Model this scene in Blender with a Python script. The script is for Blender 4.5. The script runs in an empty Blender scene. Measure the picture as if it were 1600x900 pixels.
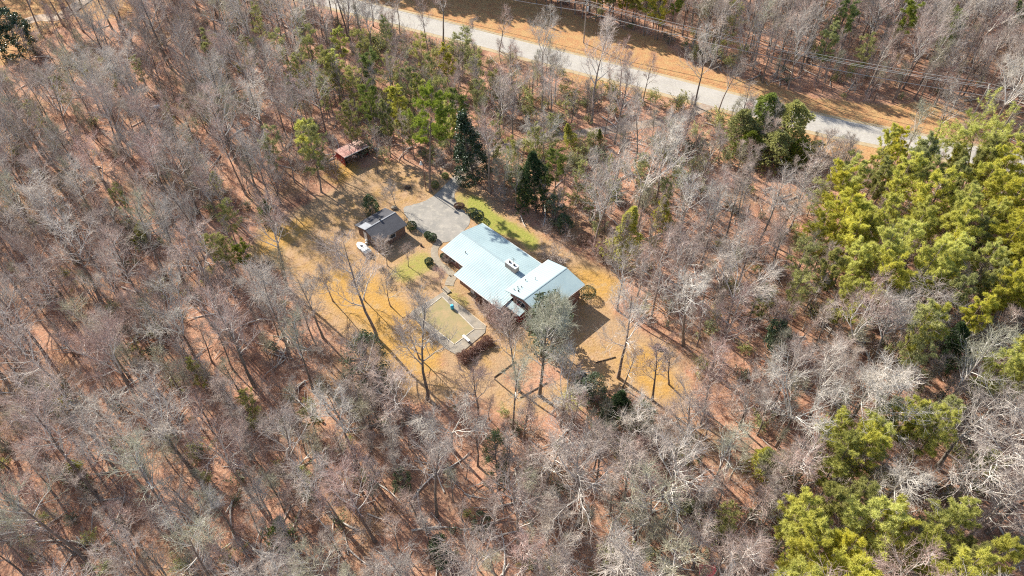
import bpy, bmesh, math, random
import numpy as np
from mathutils import Vector, Matrix

# ------------------------------------------------------------------ camera, sky, sun, exposure
S = bpy.context.scene
COL = S.collection
F_PX, PITCH, H_CAM = 1100.0, 46.5, 85.0
cd = bpy.data.cameras.new('camera'); cam = bpy.data.objects.new('camera', cd); COL.objects.link(cam)
cd.sensor_width = 36.0; cd.lens = 36.0 * F_PX / 1600.0; cd.clip_start = 0.5; cd.clip_end = 6000
cam.location = (0, 0, H_CAM); cam.rotation_euler = (math.radians(90 - PITCH), 0, 0)
S.camera = cam
SUN_EL, SUN_AZ = 34.0, -45.0      # azimuth measured from +Y towards +X
w = bpy.data.worlds.new("World"); S.world = w; w.use_nodes = True
nt = w.node_tree; bg = nt.nodes['Background']
sky = nt.nodes.new('ShaderNodeTexSky'); sky.sky_type = 'NISHITA'; sky.sun_disc = False
sky.sun_elevation = math.radians(SUN_EL); sky.sun_rotation = math.radians(SUN_AZ)
nt.links.new(sky.outputs[0], bg.inputs[0]); bg.inputs[1].default_value = 0.11
sl = bpy.data.lights.new('sun', 'SUN'); sl.energy = 5.0; sl.angle = math.radians(0.55); sl.color = (1.0, 0.94, 0.83)
so = bpy.data.objects.new('sun', sl); COL.objects.link(so)
sdir = Vector((math.sin(math.radians(SUN_AZ)) * math.cos(math.radians(SUN_EL)),
               math.cos(math.radians(SUN_AZ)) * math.cos(math.radians(SUN_EL)), math.sin(math.radians(SUN_EL))))
so.rotation_euler = sdir.to_track_quat('Z', 'Y').to_euler(); so.location = (0, 0, 200)
S.view_settings.view_transform = 'Standard'; S.view_settings.look = 'None'
S.view_settings.exposure = 0.9; S.view_settings.gamma = 1
S.cycles.use_denoising = False; S.cycles.filter_width = 1.15
S.cycles.max_bounces = 5; S.cycles.diffuse_bounces = 2; S.cycles.transparent_max_bounces = 4

# ------------------------------------------------------------------ pixel <-> place
_p = math.radians(PITCH)
FW = np.array([0, math.cos(_p), -math.sin(_p)]); UP = np.array([0, math.sin(_p), math.cos(_p)])
def P(u, v, z=0.0):
    d = FW + (450 - v) / F_PX * UP; d = np.array([(u - 800) / F_PX, d[1], d[2]])
    t = (z - H_CAM) / d[2]
    return np.array([t * d[0], t * d[1], z])
def px(p):
    q = np.asarray(p, float) - np.array([0, 0, H_CAM]); k = q @ FW
    return 800 + F_PX * q[0] / k, 450 - F_PX * (q @ UP) / k
def base_of(u, v, h):           # the ground point under something of height h whose top shows at u, v
    q = P(u, v, h); return (q[0], q[1])
def z1(x, y): return (500 + x * .28786, 200 + y * .28786)
def z2(x, y): return (620 + x * .2125, 330 + y * .2125)
def z3(x, y): return (540 + x * .13776, 300 + y * .13776)
def z4(x, y): return (500 + x * .1625, 200 + y * .1625)
def z9(x, y): return (630 + x * .13333, 440 + y * .13333)
def poly(pts): return np.array([P(*q)[:2] for q in pts])
def inside(pt, pg):
    x, y = pt; r = False; n = len(pg); j = n - 1
    for i in range(n):
        if (pg[i][1] > y) != (pg[j][1] > y) and x < (pg[j][0] - pg[i][0]) * (y - pg[i][1]) / (pg[j][1] - pg[i][1]) + pg[i][0]: r = not r
        j = i
    return r
def inside_grid(X, Y, pg):
    r = np.zeros(X.shape, bool); j = len(pg) - 1
    for i in range(len(pg)):
        c = (pg[i][1] > Y) != (pg[j][1] > Y)
        with np.errstate(divide='ignore', invalid='ignore'):
            r ^= c & (X < (pg[j][0] - pg[i][0]) * (Y - pg[i][1]) / (pg[j][1] - pg[i][1] + 1e-12) + pg[i][0])
        j = i
    return r

# ------------------------------------------------------------------ materials
def mat(name, col, rough=.85, col2=None, scale=1.0, detail=6, objvar=0.0, bump=0.0, bscale=20, spec=0.3, metal=0.0, transl=0.0, lo=.35, hi=.65, third=None, tscale=.3, coords='Object'):
    m = bpy.data.materials.new(name); m.use_nodes = True; N = m.node_tree.nodes; L = m.node_tree.links
    b = N['Principled BSDF']; b.inputs['Roughness'].default_value = rough; b.inputs['Metallic'].default_value = metal
    b.inputs['Specular IOR Level'].default_value = spec
    tc = N.new('ShaderNodeTexCoord'); out = None
    c = N.new('ShaderNodeRGB'); c.outputs[0].default_value = (*col, 1); out = c.outputs[0]
    def noise_mix(a, colb, sc, lo, hi, det=6):
        n = N.new('ShaderNodeTexNoise'); n.inputs['Scale'].default_value = sc; n.inputs['Detail'].default_value = det
        n.inputs['Roughness'].default_value = .65
        L.new(tc.outputs[coords], n.inputs['Vector'])
        mr = N.new('ShaderNodeMapRange'); mr.inputs[1].default_value = lo; mr.inputs[2].default_value = hi
        L.new(n.outputs[0], mr.inputs[0])
        mx = N.new('ShaderNodeMix'); mx.data_type = 'RGBA'; L.new(mr.outputs[0], mx.inputs[0])
        L.new(a, mx.inputs[6]); mx.inputs[7].default_value = (*colb, 1)
        return mx.outputs[2]
    if col2: out = noise_mix(out, col2, scale, lo, hi, detail)
    if third: out = noise_mix(out, third, tscale, .5, .68)
    if objvar:
        oi = N.new('ShaderNodeObjectInfo'); hs = N.new('ShaderNodeHueSaturation')
        mr = N.new('ShaderNodeMapRange'); mr.inputs[3].default_value = 1 - objvar; mr.inputs[4].default_value = 1 + objvar
        L.new(oi.outputs['Random'], mr.inputs[0]); L.new(mr.outputs[0], hs.inputs['Value'])
        m2 = N.new('ShaderNodeMath'); m2.operation = 'MULTIPLY'; m2.inputs[1].default_value = 7.31; L.new(oi.outputs['Random'], m2.inputs[0])
        m3 = N.new('ShaderNodeMath'); m3.operation = 'FRACT'; L.new(m2.outputs[0], m3.inputs[0])
        m4 = N.new('ShaderNodeMapRange'); m4.inputs[3].default_value = .5 - .018 * min(1, objvar * 3); m4.inputs[4].default_value = .5 + .012 * min(1, objvar * 3)
        L.new(m3.outputs[0], m4.inputs[0]); L.new(m4.outputs[0], hs.inputs['Hue'])
        m5 = N.new('ShaderNodeMapRange'); m5.inputs[3].default_value = 1.08; m5.inputs[4].default_value = .84
        L.new(m3.outputs[0], m5.inputs[0]); L.new(m5.outputs[0], hs.inputs['Saturation'])
        L.new(out, hs.inputs['Color']); out = hs.outputs[0]
    L.new(out, b.inputs['Base Color'])
    if bump:
        n = N.new('ShaderNodeTexNoise'); n.inputs['Scale'].default_value = bscale; n.inputs['Detail'].default_value = 5
        L.new(tc.outputs[coords], n.inputs['Vector']); bp = N.new('ShaderNodeBump'); bp.inputs['Strength'].default_value = bump
        bp.inputs['Distance'].default_value = .05; L.new(n.outputs[0], bp.inputs['Height']); L.new(bp.outputs[0], b.inputs['Normal'])
    if transl:
        t = N.new('ShaderNodeBsdfTranslucent'); L.new(out, t.inputs[0]); ms = N.new('ShaderNodeMixShader'); ms.inputs[0].default_value = transl
        L.new(b.outputs[0], ms.inputs[1]); L.new(t.outputs[0], ms.inputs[2]); L.new(ms.outputs[0], N['Material Output'].inputs[0])
    return m

M = {}
M['bark'] = mat('grey_bark', (.30, .25, .21), .9, (.16, .125, .10), 1.3, objvar=.3, bump=.4, bscale=6)
M['twig_grey'] = mat('grey_twigs', (.58, .495, .43), .85, (.39, .32, .275), .5, objvar=.25)
M['twig_pink'] = mat('pinkish_twigs', (.58, .43, .365), .85, (.38, .27, .225), .5, objvar=.25)
M['twig_pale'] = mat('pale_twigs', (.70, .63, .55), .8, (.50, .44, .37), .6, objvar=.15)
M['twig_olive'] = mat('lichen_twigs', (.52, .49, .35), .85, (.35, .33, .23), .6, objvar=.2)
M['limb_bark'] = mat('pale_limb_bark', (.74, .69, .62), .85, (.46, .41, .355), .7, objvar=.2)
M['pine_bark'] = mat('pine_bark', (.34, .27, .215), .9, (.2, .15, .115), 1.5, objvar=.2)
M['needle_yellow'] = mat('yellow_green_needles', (.70, .66, .13), .7, (.50, .51, .10), .6, objvar=.18, transl=.45)
M['needle_green'] = mat('green_needles', (.30, .35, .06), .7, (.17, .22, .045), .5, objvar=.22, transl=.35)
M['needle_olive'] = mat('olive_needles', (.48, .47, .16), .75, (.31, .325, .11), .5, objvar=.22, transl=.35)
M['leaf_dark'] = mat('dark_glossy_leaves', (.06, .105, .045), .42, (.032, .06, .028), .9, objvar=.15, spec=.6, transl=.12, coords='Object')
M['leaf_holly'] = mat('mid_green_leaves', (.12, .17, .07), .5, (.06, .095, .04), 1.2, objvar=.25, spec=.5, transl=.2)
M['leaf_sage'] = mat('sage_green_leaves', (.20, .24, .12), .6, (.11, .14, .07), .8, objvar=.2, spec=.4, transl=.2)
M['leaf_brown'] = mat('russet_hedge_leaves', (.27, .15, .105), .8, (.16, .095, .07), 1.5, objvar=.15, transl=.2)
M['stump_wood'] = mat('weathered_wood', (.13, .09, .065), .9, (.07, .05, .035), 4)

# ------------------------------------------------------------------ object helpers
def tag(o, label=None, cat=None, group=None, kind=None):
    if label: o['label'] = label
    if cat: o['category'] = cat
    if group: o['group'] = group
    if kind: o['kind'] = kind
    return o
def empty(name, loc, label, cat, group=None, rz=0):
    o = bpy.data.objects.new(name, None); COL.objects.link(o); o.location = loc; o.rotation_euler = (0, 0, rz)
    o.empty_display_size = .3
    return tag(o, label, cat, group)
def np_mesh(name, V, Q=None, T=None, mats=(), midx=None, smooth=False):
    me = bpy.data.meshes.new(name); V = np.asarray(V, np.float32)
    nq = 0 if Q is None else len(Q); ntr = 0 if T is None else len(T)
    me.vertices.add(len(V)); me.vertices.foreach_set('co', V.ravel())
    idx = []; 
    if nq: idx.append(np.asarray(Q, np.int32).ravel())
    if ntr: idx.append(np.asarray(T, np.int32).ravel())
    idx = np.concatenate(idx); me.loops.add(len(idx)); me.loops.foreach_set('vertex_index', idx)
    tot = np.concatenate([np.full(nq, 4, np.int32), np.full(ntr, 3, np.int32)]); st = np.concatenate([[0], np.cumsum(tot)[:-1]]).astype(np.int32)
    me.polygons.add(nq + ntr); me.polygons.foreach_set('loop_start', st); me.polygons.foreach_set('loop_total', tot)
    for m in mats: me.materials.append(m)
    if midx is not None: me.polygons.foreach_set('material_index', np.asarray(midx, np.int32))
    if smooth: me.polygons.foreach_set('use_smooth', np.ones(nq + ntr, bool))
    me.update(calc_edges=True)
    return me
def link(name, me, parent=None, loc=(0, 0, 0)):
    o = bpy.data.objects.new(name, me); COL.objects.link(o); o.location = loc
    if parent: o.parent = parent
    return o
class MB:
    def __init__(s): s.bm = bmesh.new()
    def box(s, x0, x1, y0, y1, z0, z1, bev=0):
        r = bmesh.ops.create_cube(s.bm, size=1); vs = r['verts']
        for v in vs: v.co = Vector(((x0 + x1) / 2 + v.co.x * (x1 - x0), (y0 + y1) / 2 + v.co.y * (y1 - y0), (z0 + z1) / 2 + v.co.z * (z1 - z0)))
        if bev: bmesh.ops.bevel(s.bm, geom=list({e for v in vs for e in v.link_edges}), offset=bev, segments=2, affect='EDGES')
        return s
    def prism(s, pts, z0, z1):      # polygon in plan, extruded
        a = [s.bm.verts.new((x, y, z0)) for x, y in pts]; b = [s.bm.verts.new((x, y, z1)) for x, y in pts]; n = len(pts)
        s.bm.faces.new(list(reversed(a))); s.bm.faces.new(b)
        for i in range(n): s.bm.faces.new((a[i], a[(i + 1) % n], b[(i + 1) % n], b[i]))
        return s
    def slab(s, quad, t):           # a sloping slab: top corners given, thickness t downward
        top = [s.bm.verts.new(q) for q in quad]; bot = [s.bm.verts.new((q[0], q[1], q[2] - t)) for q in quad]; n = len(quad)
        s.bm.faces.new(top); s.bm.faces.new(list(reversed(bot)))
        for i in range(n): s.bm.faces.new((top[(i + 1) % n], top[i], bot[i], bot[(i + 1) % n]))
        return s
    def tube(s, pts, rad, sides=8, cap=True):
        rings = []
        for i, p in enumerate(pts):
            p = Vector(p); d = (Vector(pts[min(i + 1, len(pts) - 1)]) - Vector(pts[max(i - 1, 0)])).normalized()
            a = d.cross(Vector((0, 0, 1)) if abs(d.z) < .9 else Vector((1, 0, 0))).normalized(); b = d.cross(a)
            r = rad[i] if hasattr(rad, '__len__') else rad
            rings.append([s.bm.verts.new(p + r * (math.cos(t) * a + math.sin(t) * b)) for t in [2 * math.pi * k / sides for k in range(sides)]])
        for r0, r1 in zip(rings, rings[1:]):
            for k in range(sides): s.bm.faces.new((r0[k], r0[(k + 1) % sides], r1[(k + 1) % sides], r1[k]))
        if cap: s.bm.faces.new(list(reversed(rings[0]))); s.bm.faces.new(rings[-1])
        return s
    def ball(s, c, r, sub=2, jit=0, sq=(1, 1, 1), seed=0):
        q = bmesh.ops.create_icosphere(s.bm, subdivisions=sub, radius=1); rr = random.Random(seed)
        for v in q['verts']:
            k = 1 + rr.uniform(-jit, jit); v.co = Vector((c[0] + v.co.x * r * sq[0] * k, c[1] + v.co.y * r * sq[1] * k, c[2] + v.co.z * r * sq[2] * k))
        return s
    def build(s, name, m, parent=None, loc=(0, 0, 0), smooth=False):
        bmesh.ops.recalc_face_normals(s.bm, faces=s.bm.faces)
        me = bpy.data.meshes.new(name); s.bm.to_mesh(me); s.bm.free(); me.materials.append(m)
        if smooth: me.polygons.foreach_set('use_smooth', np.ones(len(me.polygons), bool))
        return link(name, me, parent, loc)

# ================================================================== GROUND
yard = poly([(380, 400), (395, 355), (455, 330), (500, 296), (530, 285), (556, 262), (600, 250), (650, 262), (690, 270), (712, 268), (735, 285), (775, 322), (830, 345), (858, 372), (900, 385),
             (925, 400), (955, 425), (972, 450), (935, 478), (990, 510), (1045, 535), (1085, 590), (1095, 640), (1060, 655), (1010, 628), (940, 600), (900, 612), (870, 640), (810, 650), (770, 640), (735, 618), (700, 628), (640, 625),
             (600, 590), (560, 560), (520, 540), (490, 500), (450, 450), (425, 425)])
yard_crown = poly([(400, 395), (400, 360), (500, 310), (560, 275), (640, 270), (712, 280), (775, 330), (850, 380), (925, 410), (960, 440), (925, 470), (950, 510), (1040, 560), (1070, 620), (1000, 600), (930, 560), (880, 600), (740, 610), (690, 600), (640, 590),
             (580, 520), (520, 480), (480, 440)])
green = [poly([(712, 288), (735, 300), (775, 335), (815, 350), (850, 385), (830, 395), (790, 365), (750, 350), (718, 318)]),
         poly([(612, 405), (640, 392), (672, 400), (690, 430), (650, 440), (615, 428)]), poly([(690, 440), (725, 450), (745, 480), (725, 490)]),
         poly([(855, 605), (900, 600), (905, 640), (865, 650)])]
gold = [poly([(390, 400), (400, 360), (450, 345), (490, 330), (500, 350), (450, 380), (430, 410)]), poly([(880, 400), (950, 430), (965, 455), (925, 470), (890, 430)]),
        poly([(950, 560), (1020, 540), (1080, 600), (1060, 640), (1000, 610)]), poly([(520, 250), (548, 240), (560, 262), (530, 290)]), poly([(470, 430), (600, 420), (700, 560), (660, 600), (560, 520)])]
pinel = [poly([(775, 590), (806, 565), (855, 570), (865, 600), (810, 622)]), poly([(600, 510), (650, 490), (690, 560), (700, 600), (650, 590)])]
ROAD_PX = [(-300, -230), (100, -110), (380, -35), (560, 12), (700, 47), (890, 96), (1020, 128), (1146, 161), (1295, 197), (1400, 218), (1600, 258), (1800, 296), (2300, 380)]
road_c = np.array([P(*q)[:2] for q in ROAD_PX[1:]])
tree_line = [P(1000, 52)[:2], P(1090, 98)[:2], P(1170, 128)[:2], P(1290, 152)[:2], P(1480, 168)[:2], P(1640, 176)[:2], P(1900, 200)[:2]]
west_line = [np.array(P(u, v)[:2]) + np.array([-15, 15]) for u, v in [(520, -22), (620, -8), (700, 10), (850, 24), (930, 38)]]
north_clear = np.array([q for q in road_c[:9]] + list(reversed(tree_line[:6])) + list(reversed(west_line)) + [P(100, -220)[:2]])
south_shoulder = poly([(880, 106), (1010, 138), (1140, 172), (1290, 208), (1400, 235), (1360, 262), (1280, 245), (1200, 200), (1120, 185), (1060, 160), (960, 140), (890, 125)])
nw_clear = poly([(-60, 20), (40, -5), (150, -15), (230, 0), (190, 30), (120, 30), (70, 45), (30, 100), (-40, 110)])
bare_patch = poly([(235, 115), (290, 108), (320, 145), (300, 170), (240, 160)])

def smooth_grid(a, k):
    for _ in range(2):
        for ax in (0, 1):
            c = np.cumsum(np.concatenate([np.repeat(np.take(a, [0], ax), k + 1, ax), a, np.repeat(np.take(a, [-1], ax), k, ax)], ax), ax)
            n = 2 * k + 1; a = (np.take(c, range(n, c.shape[ax]), ax) - np.take(c, range(0, c.shape[ax] - n), ax)) / n
    return a
xs = np.concatenate([[-3000, -1200, -600, -350], np.arange(-230, 230.1, .8), [350, 600, 1200, 3000]])
ys = np.concatenate([[-1500, -500, -150, -40], np.arange(0, 300.1, .8), [420, 700, 1500, 4000]])
X, Y = np.meshgrid(xs, ys)
rng = np.random.default_rng(5)
def field(sc):
    g = rng.normal(size=X.shape); return smooth_grid(g, sc) * (2 * sc + 1) * .9
Zg = np.clip(field(7), -2, 2) * .10
W = np.zeros(X.shape + (4,)); wob = 1.0
XX = X + np.clip(field(3), -2, 2) * 1.4; YY = Y + np.clip(field(3), -2, 2) * 1.4
yg = inside_grid(XX, YY, yard).astype(float)
W[..., 0] = smooth_grid(yg, 2)
W[..., 1] = smooth_grid(np.any([inside_grid(XX, YY, g) for g in green], 0).astype(float), 1)
sh = inside_grid(XX, YY, north_clear) | inside_grid(XX, YY, south_shoulder) | inside_grid(XX, YY, nw_clear)
W[..., 1] *= np.where(X < -8, .62, 1.0)
W[..., 2] = smooth_grid(sh.astype(float), 2)
W[..., 3] = smooth_grid(np.any([inside_grid(XX, YY, g) for g in gold], 0).astype(float), 2)
pk = smooth_grid(np.any([inside_grid(XX, YY, g) for g in pinel], 0).astype(float), 1)
W[..., 0] *= (1 - .85 * pk)
flat = smooth_grid((inside_grid(X, Y, yard) | inside_grid(X, Y, north_clear) | inside_grid(X, Y, south_shoulder)).astype(float), 4)
Zg *= (1 - np.clip(flat * 2, 0, 1)); Zg -= .02
# the road bed and the lane stay flat
seg = road_c
dr = np.full(X.shape, 1e9)
for a, b in zip(seg, seg[1:]):
    ab = b - a; t = np.clip(((X - a[0]) * ab[0] + (Y - a[1]) * ab[1]) / (ab @ ab), 0, 1)
    dr = np.minimum(dr, np.hypot(X - a[0] - t * ab[0], Y - a[1] - t * ab[1]))
Zg = np.where(dr < 12, -.02 + (Zg + .02) * np.clip((dr - 6) / 6, 0, 1), Zg)
LANE_PX = [(700, 300), (718, 276), (738, 254), (770, 236), (820, 223), (880, 212), (948, 203), (990, 197), (1040, 188), (1090, 172), (1120, 158)]
lane_c = np.array([P(*q)[:2] for q in LANE_PX]); dl = np.full(X.shape, 1e9)
for a, b in zip(lane_c, lane_c[1:]):
    ab = b - a; t = np.clip(((X - a[0]) * ab[0] + (Y - a[1]) * ab[1]) / (ab @ ab), 0, 1)
    dl = np.minimum(dl, np.hypot(X - a[0] - t * ab[0], Y - a[1] - t * ab[1]))
Zg = np.where(dl < 6, -.02 + (Zg + .02) * np.clip((dl - 2.5) / 3.5, 0, 1), Zg)
ny, nx = X.shape; I = np.arange(ny * nx).reshape(ny, nx)
Q = np.stack([I[:-1, :-1], I[:-1, 1:], I[1:, 1:], I[1:, :-1]], -1).reshape(-1, 4)

def ground_mat():
    m = bpy.data.materials.new('forest_ground'); m.use_nodes = True; N = m.node_tree.nodes; L = m.node_tree.links
    b = N['Principled BSDF']; b.inputs['Roughness'].default_value = .95; b.inputs['Specular IOR Level'].default_value = .1
    tc = N.new('ShaderNodeTexCoord')
    at = N.new('ShaderNodeAttribute'); at.attribute_name = 'zone'; sp = N.new('ShaderNodeSeparateColor'); L.new(at.outputs['Color'], sp.inputs[0])
    def noise(sc, det=5, rough=.6, dist=0):
        n = N.new('ShaderNodeTexNoise'); n.inputs['Scale'].default_value = sc; n.inputs['Detail'].default_value = det
        n.inputs['Roughness'].default_value = rough; n.inputs['Distortion'].default_value = dist; L.new(tc.outputs['Object'], n.inputs['Vector']); return n.outputs[0]
    def rng_(x, lo, hi):
        r = N.new('ShaderNodeMapRange'); r.inputs[1].default_value = lo; r.inputs[2].default_value = hi; L.new(x, r.inputs[0]); return r.outputs[0]
    def mix(f, a, c):
        x = N.new('ShaderNodeMix'); x.data_type = 'RGBA'; L.new(f, x.inputs[0])
        for s, q in ((6, a), (7, c)):
            if isinstance(q, tuple): x.inputs[s].default_value = (*q, 1)
            else: L.new(q, x.inputs[s])
        return x.outputs[2]
    def edge(wt, nz, k=.9):      # ragged edge: weight pushed by noise
        a = N.new('ShaderNodeMath'); a.operation = 'MULTIPLY_ADD'; L.new(nz, a.inputs[0]); a.inputs[1].default_value = k; a.inputs[2].default_value = -.5 * k
        c = N.new('ShaderNodeMath'); c.operation = 'ADD'; L.new(a.outputs[0], c.inputs[0]); L.new(wt, c.inputs[1]); return rng_(c.outputs[0], .3, .7)
    big, mid, fine, tiny = noise(.06, 4), noise(.45, 6, .7), noise(2.2, 5, .75), noise(7.0, 3, .8)
    litter = mix(rng_(mid, .35, .68), (.45, .215, .135), (.52, .32, .21))
    litter = mix(rng_(fine, .50, .66), litter, (.25, .115, .07))
    litter = mix(rng_(tiny, .56, .68), litter, (.58, .41, .28))
    litter = mix(rng_(big, .50, .64), litter, mix(rng_(fine, .4, .62), (.42, .27, .15), (.24, .13, .08)))
    yard_c = mix(rng_(mid, .38, .62), (.42, .26, .11), (.47, .31, .19))
    yard_c = mix(rng_(fine, .52, .68), yard_c, (.31, .17, .065))
    yard_c = mix(rng_(tiny, .58, .70), yard_c, (.54, .38, .22))
    yard_c = mix(rng_(big, .47, .60), yard_c, (.40, .27, .16)); yard_c = mix(rng_(noise(.9, 6, .75, 1.0), .54, .66), yard_c, (.33, .19, .10))
    gold_c = mix(rng_(fine, .42, .64), (.50, .29, .08), (.43, .25, .09)); gold_c = mix(rng_(tiny, .55, .7), gold_c, (.34, .20, .07)); gold_c = mix(rng_(mid, .5, .66), gold_c, (.45, .31, .16))
    green_c = mix(rng_(fine, .40, .62), (.27, .29, .055), (.36, .32, .09)); green_c = mix(rng_(mid, .55, .7), green_c, (.35, .26, .08))
    sh_c = mix(rng_(mid, .40, .60), (.46, .235, .11), (.48, .31, .14)); sh_c = mix(rng_(fine, .5, .66), sh_c, (.36, .165, .075)); sh_c = mix(rng_(tiny, .57, .7), sh_c, (.55, .38, .22))
    damp = noise(.17, 5, .65); litter = mix(rng_(damp, .52, .66), litter, (.24, .12, .08)); litter = mix(rng_(noise(1.1, 6, .8, 1.5), .60, .68), litter, (.50, .37, .25))
    c = mix(edge(sp.outputs[0], mid), litter, yard_c)
    at2 = N.new('ShaderNodeAttribute'); at2.attribute_name = 'gold'
    c = mix(edge(at2.outputs['Fac'], mid, 1.1), c, gold_c)
    c = mix(edge(sp.outputs[1], fine, .9), c, green_c)
    c = mix(edge(sp.outputs[2], mid), c, sh_c)
    L.new(c, b.inputs['Base Color'])
    bp = N.new('ShaderNodeBump'); bp.inputs['Strength'].default_value = .9; bp.inputs['Distance'].default_value = .18; L.new(fine, bp.inputs['Height']); L.new(bp.outputs[0], b.inputs['Normal'])
    return m
gme = np_mesh('ground', np.stack([X, Y, Zg], -1).reshape(-1, 3), Q, mats=[ground_mat()], smooth=True)
ca = gme.color_attributes.new('zone', 'FLOAT_COLOR', 'POINT'); cc = W.reshape(-1, 4).copy(); gg = cc[:, 3].copy(); cc[:, 3] = 1
ca.data.foreach_set('color', cc.astype(np.float32).ravel())
fa = gme.attributes.new('gold', 'FLOAT', 'POINT'); fa.data.foreach_set('value', gg.astype(np.float32))
tag(link('ground', gme), kind='structure')

def ribbon(name, c, wl, wr, z, m, kind='structure', smoothn=6):
    c = np.asarray(c, float); t = np.linspace(0, len(c) - 1, (len(c) - 1) * smoothn + 1); out = []
    for s in t:      # catmull-rom
        i = min(int(s), len(c) - 2); f = s - i; p0, p1, p2, p3 = c[max(i - 1, 0)], c[i], c[i + 1], c[min(i + 2, len(c) - 1)]
        out.append(.5 * ((2 * p1) + (p2 - p0) * f + (2 * p0 - 5 * p1 + 4 * p2 - p3) * f * f + (3 * p1 - p0 - 3 * p2 + p3) * f ** 3))
    out = np.array(out); d = np.gradient(out, axis=0); d /= np.linalg.norm(d, axis=1)[:, None]; nrm = np.stack([-d[:, 1], d[:, 0]], 1)
    V = np.concatenate([np.c_[out + nrm * wl, np.full(len(out), z)], np.c_[out - nrm * wr, np.full(len(out), z)]]); n = len(out)
    Qr = [(i + n, i + n + 1, i + 1, i) for i in range(n - 1)]
    o = link(name, np_mesh(name, V, Qr, mats=[m])); 
    if kind: o['kind'] = kind
    return o
M['asphalt_old'] = mat('pale_worn_asphalt', (.44, .41, .365), .9, (.37, .34, .30), .18, third=(.50, .465, .415), tscale=2.2)
M['asphalt_edge'] = mat('gravel_verge', (.46, .36, .22), .95, (.36, .27, .15), 1.2, third=(.5, .42, .3), tscale=5)
M['drive'] = mat('worn_driveway', (.35, .32, .28), .9, (.25, .235, .21), .30, third=(.42, .38, .32), tscale=.9)
M['line'] = mat('faded_road_paint', (.47, .44, .36), .8, (.42, .39, .33), 2)
ribbon('road_verge', road_c, 4.5, 4.7, .006, M['asphalt_edge'])
ribbon('road', road_c, 3.5, 3.4, .012, M['asphalt_old'])
ribbon('road_centre_line', road_c, .09, .09, .018, M['line'])
M['lane'] = mat('leafy_gravel_lane', (.37, .30, .235), .95, (.30, .20, .14), .5, third=(.42, .36, .30), tscale=1.5)
ribbon('driveway_lane', lane_c, 1.4, 1.4, .007, M['lane'])
def round_off(pts, it=2):
    pts = [np.array(p_) for p_ in pts]
    for _ in range(it): pts = [q_ for i in range(len(pts)) for q_ in (pts[i] * .75 + pts[(i + 1) % len(pts)] * .25, pts[i] * .25 + pts[(i + 1) % len(pts)] * .75)]
    return pts
def flat_sheet(name, pts, z, m, kind='structure', sub=0):
    b = MB(); vs = [b.bm.verts.new((x, y, z)) for x, y in pts]; b.bm.faces.new(vs); bmesh.ops.triangulate(b.bm, faces=b.bm.faces)
    o = b.build(name, m); o['kind'] = kind; return o
def wavy(pts, amp, seed, step=.7):
    r = random.Random(seed); o = []
    for i in range(len(pts)):
        a, b = np.array(pts[i]), np.array(pts[(i + 1) % len(pts)]); n = max(1, int(np.linalg.norm(b - a) / step))
        for k in range(n): q = a + (b - a) * k / n; o.append((q[0] + r.uniform(-amp, amp), q[1] + r.uniform(-amp, amp)))
    return o
flat_sheet('driveway', wavy(round_off(poly([(627, 324), (645, 320), (664, 314), (678, 306), (700, 284), (716, 272), (724, 282), (708, 298), (712, 318), (726, 330), (738, 345), (722, 364), (699, 381), (676, 375), (659, 364), (640, 348)])), .10, 3, .5), .014, M['drive'])
M['concrete'] = mat('weathered_concrete', (.36, .30, .22), .9, (.26, .215, .16), .8, third=(.42, .37, .29), tscale=3)
ribbon('garden_path', [P(*z1(*q))[:2] for q in [(655, 612), (625, 650), (622, 690), (645, 735), (690, 770), (725, 800)]], .62, .62, .035, M['concrete'])
ribbon('path_to_pool', [P(*z1(*q))[:2] for q in [(722, 805), (708, 830), (700, 855)]], .75, .75, .035, M['concrete'], smoothn=4)
# dirt track in the far clearing
M['dirt'] = mat('pale_dirt', (.52, .42, .32), .95, (.44, .3, .2), .3)
ribbon('dirt_track', [P(*q)[:2] for q in [(-80, 62), (0, 46), (60, 28), (95, 25), (150, -12), (250, -60)]], 2.0, 2.0, .02, M['dirt'])

# ================================================================== BUILDINGS
UX = np.array([.7035, -.7107]); VX = np.array([.7107, .7035])
def frame(origin):
    return lambda u, v: (origin[0] + u * UX[0] + v * VX[0], origin[1] + u * UX[1] + v * VX[1])
def lroot(name, org, label, cat):
    return empty(name, (org[0], org[1], 0), label, cat, rz=math.atan2(UX[1], UX[0]))
def roof_mat(name, c, c2, rib=.42, axis='X', rough=.35, shade=.90, stain=None):
    m = mat(name, c, rough, c2, .25, spec=.5); N = m.node_tree.nodes; L = m.node_tree.links; b = N['Principled BSDF']
    tc = N.new('ShaderNodeTexCoord'); wv = N.new('ShaderNodeTexWave'); wv.wave_type = 'BANDS'; wv.bands_direction = axis; wv.inputs['Scale'].default_value = .314 / rib
    wv.inputs['Distortion'].default_value = 0; L.new(tc.outputs['Object'], wv.inputs['Vector'])
    mr = N.new('ShaderNodeMapRange'); mr.inputs[1].default_value = .8; mr.inputs[2].default_value = 1; L.new(wv.outputs[1], mr.inputs[0])
    bp = N.new('ShaderNodeBump'); bp.inputs['Strength'].default_value = .35; bp.inputs['Distance'].default_value = .04; L.new(mr.outputs[0], bp.inputs['Height']); L.new(bp.outputs[0], b.inputs['Normal'])
    return m
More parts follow.
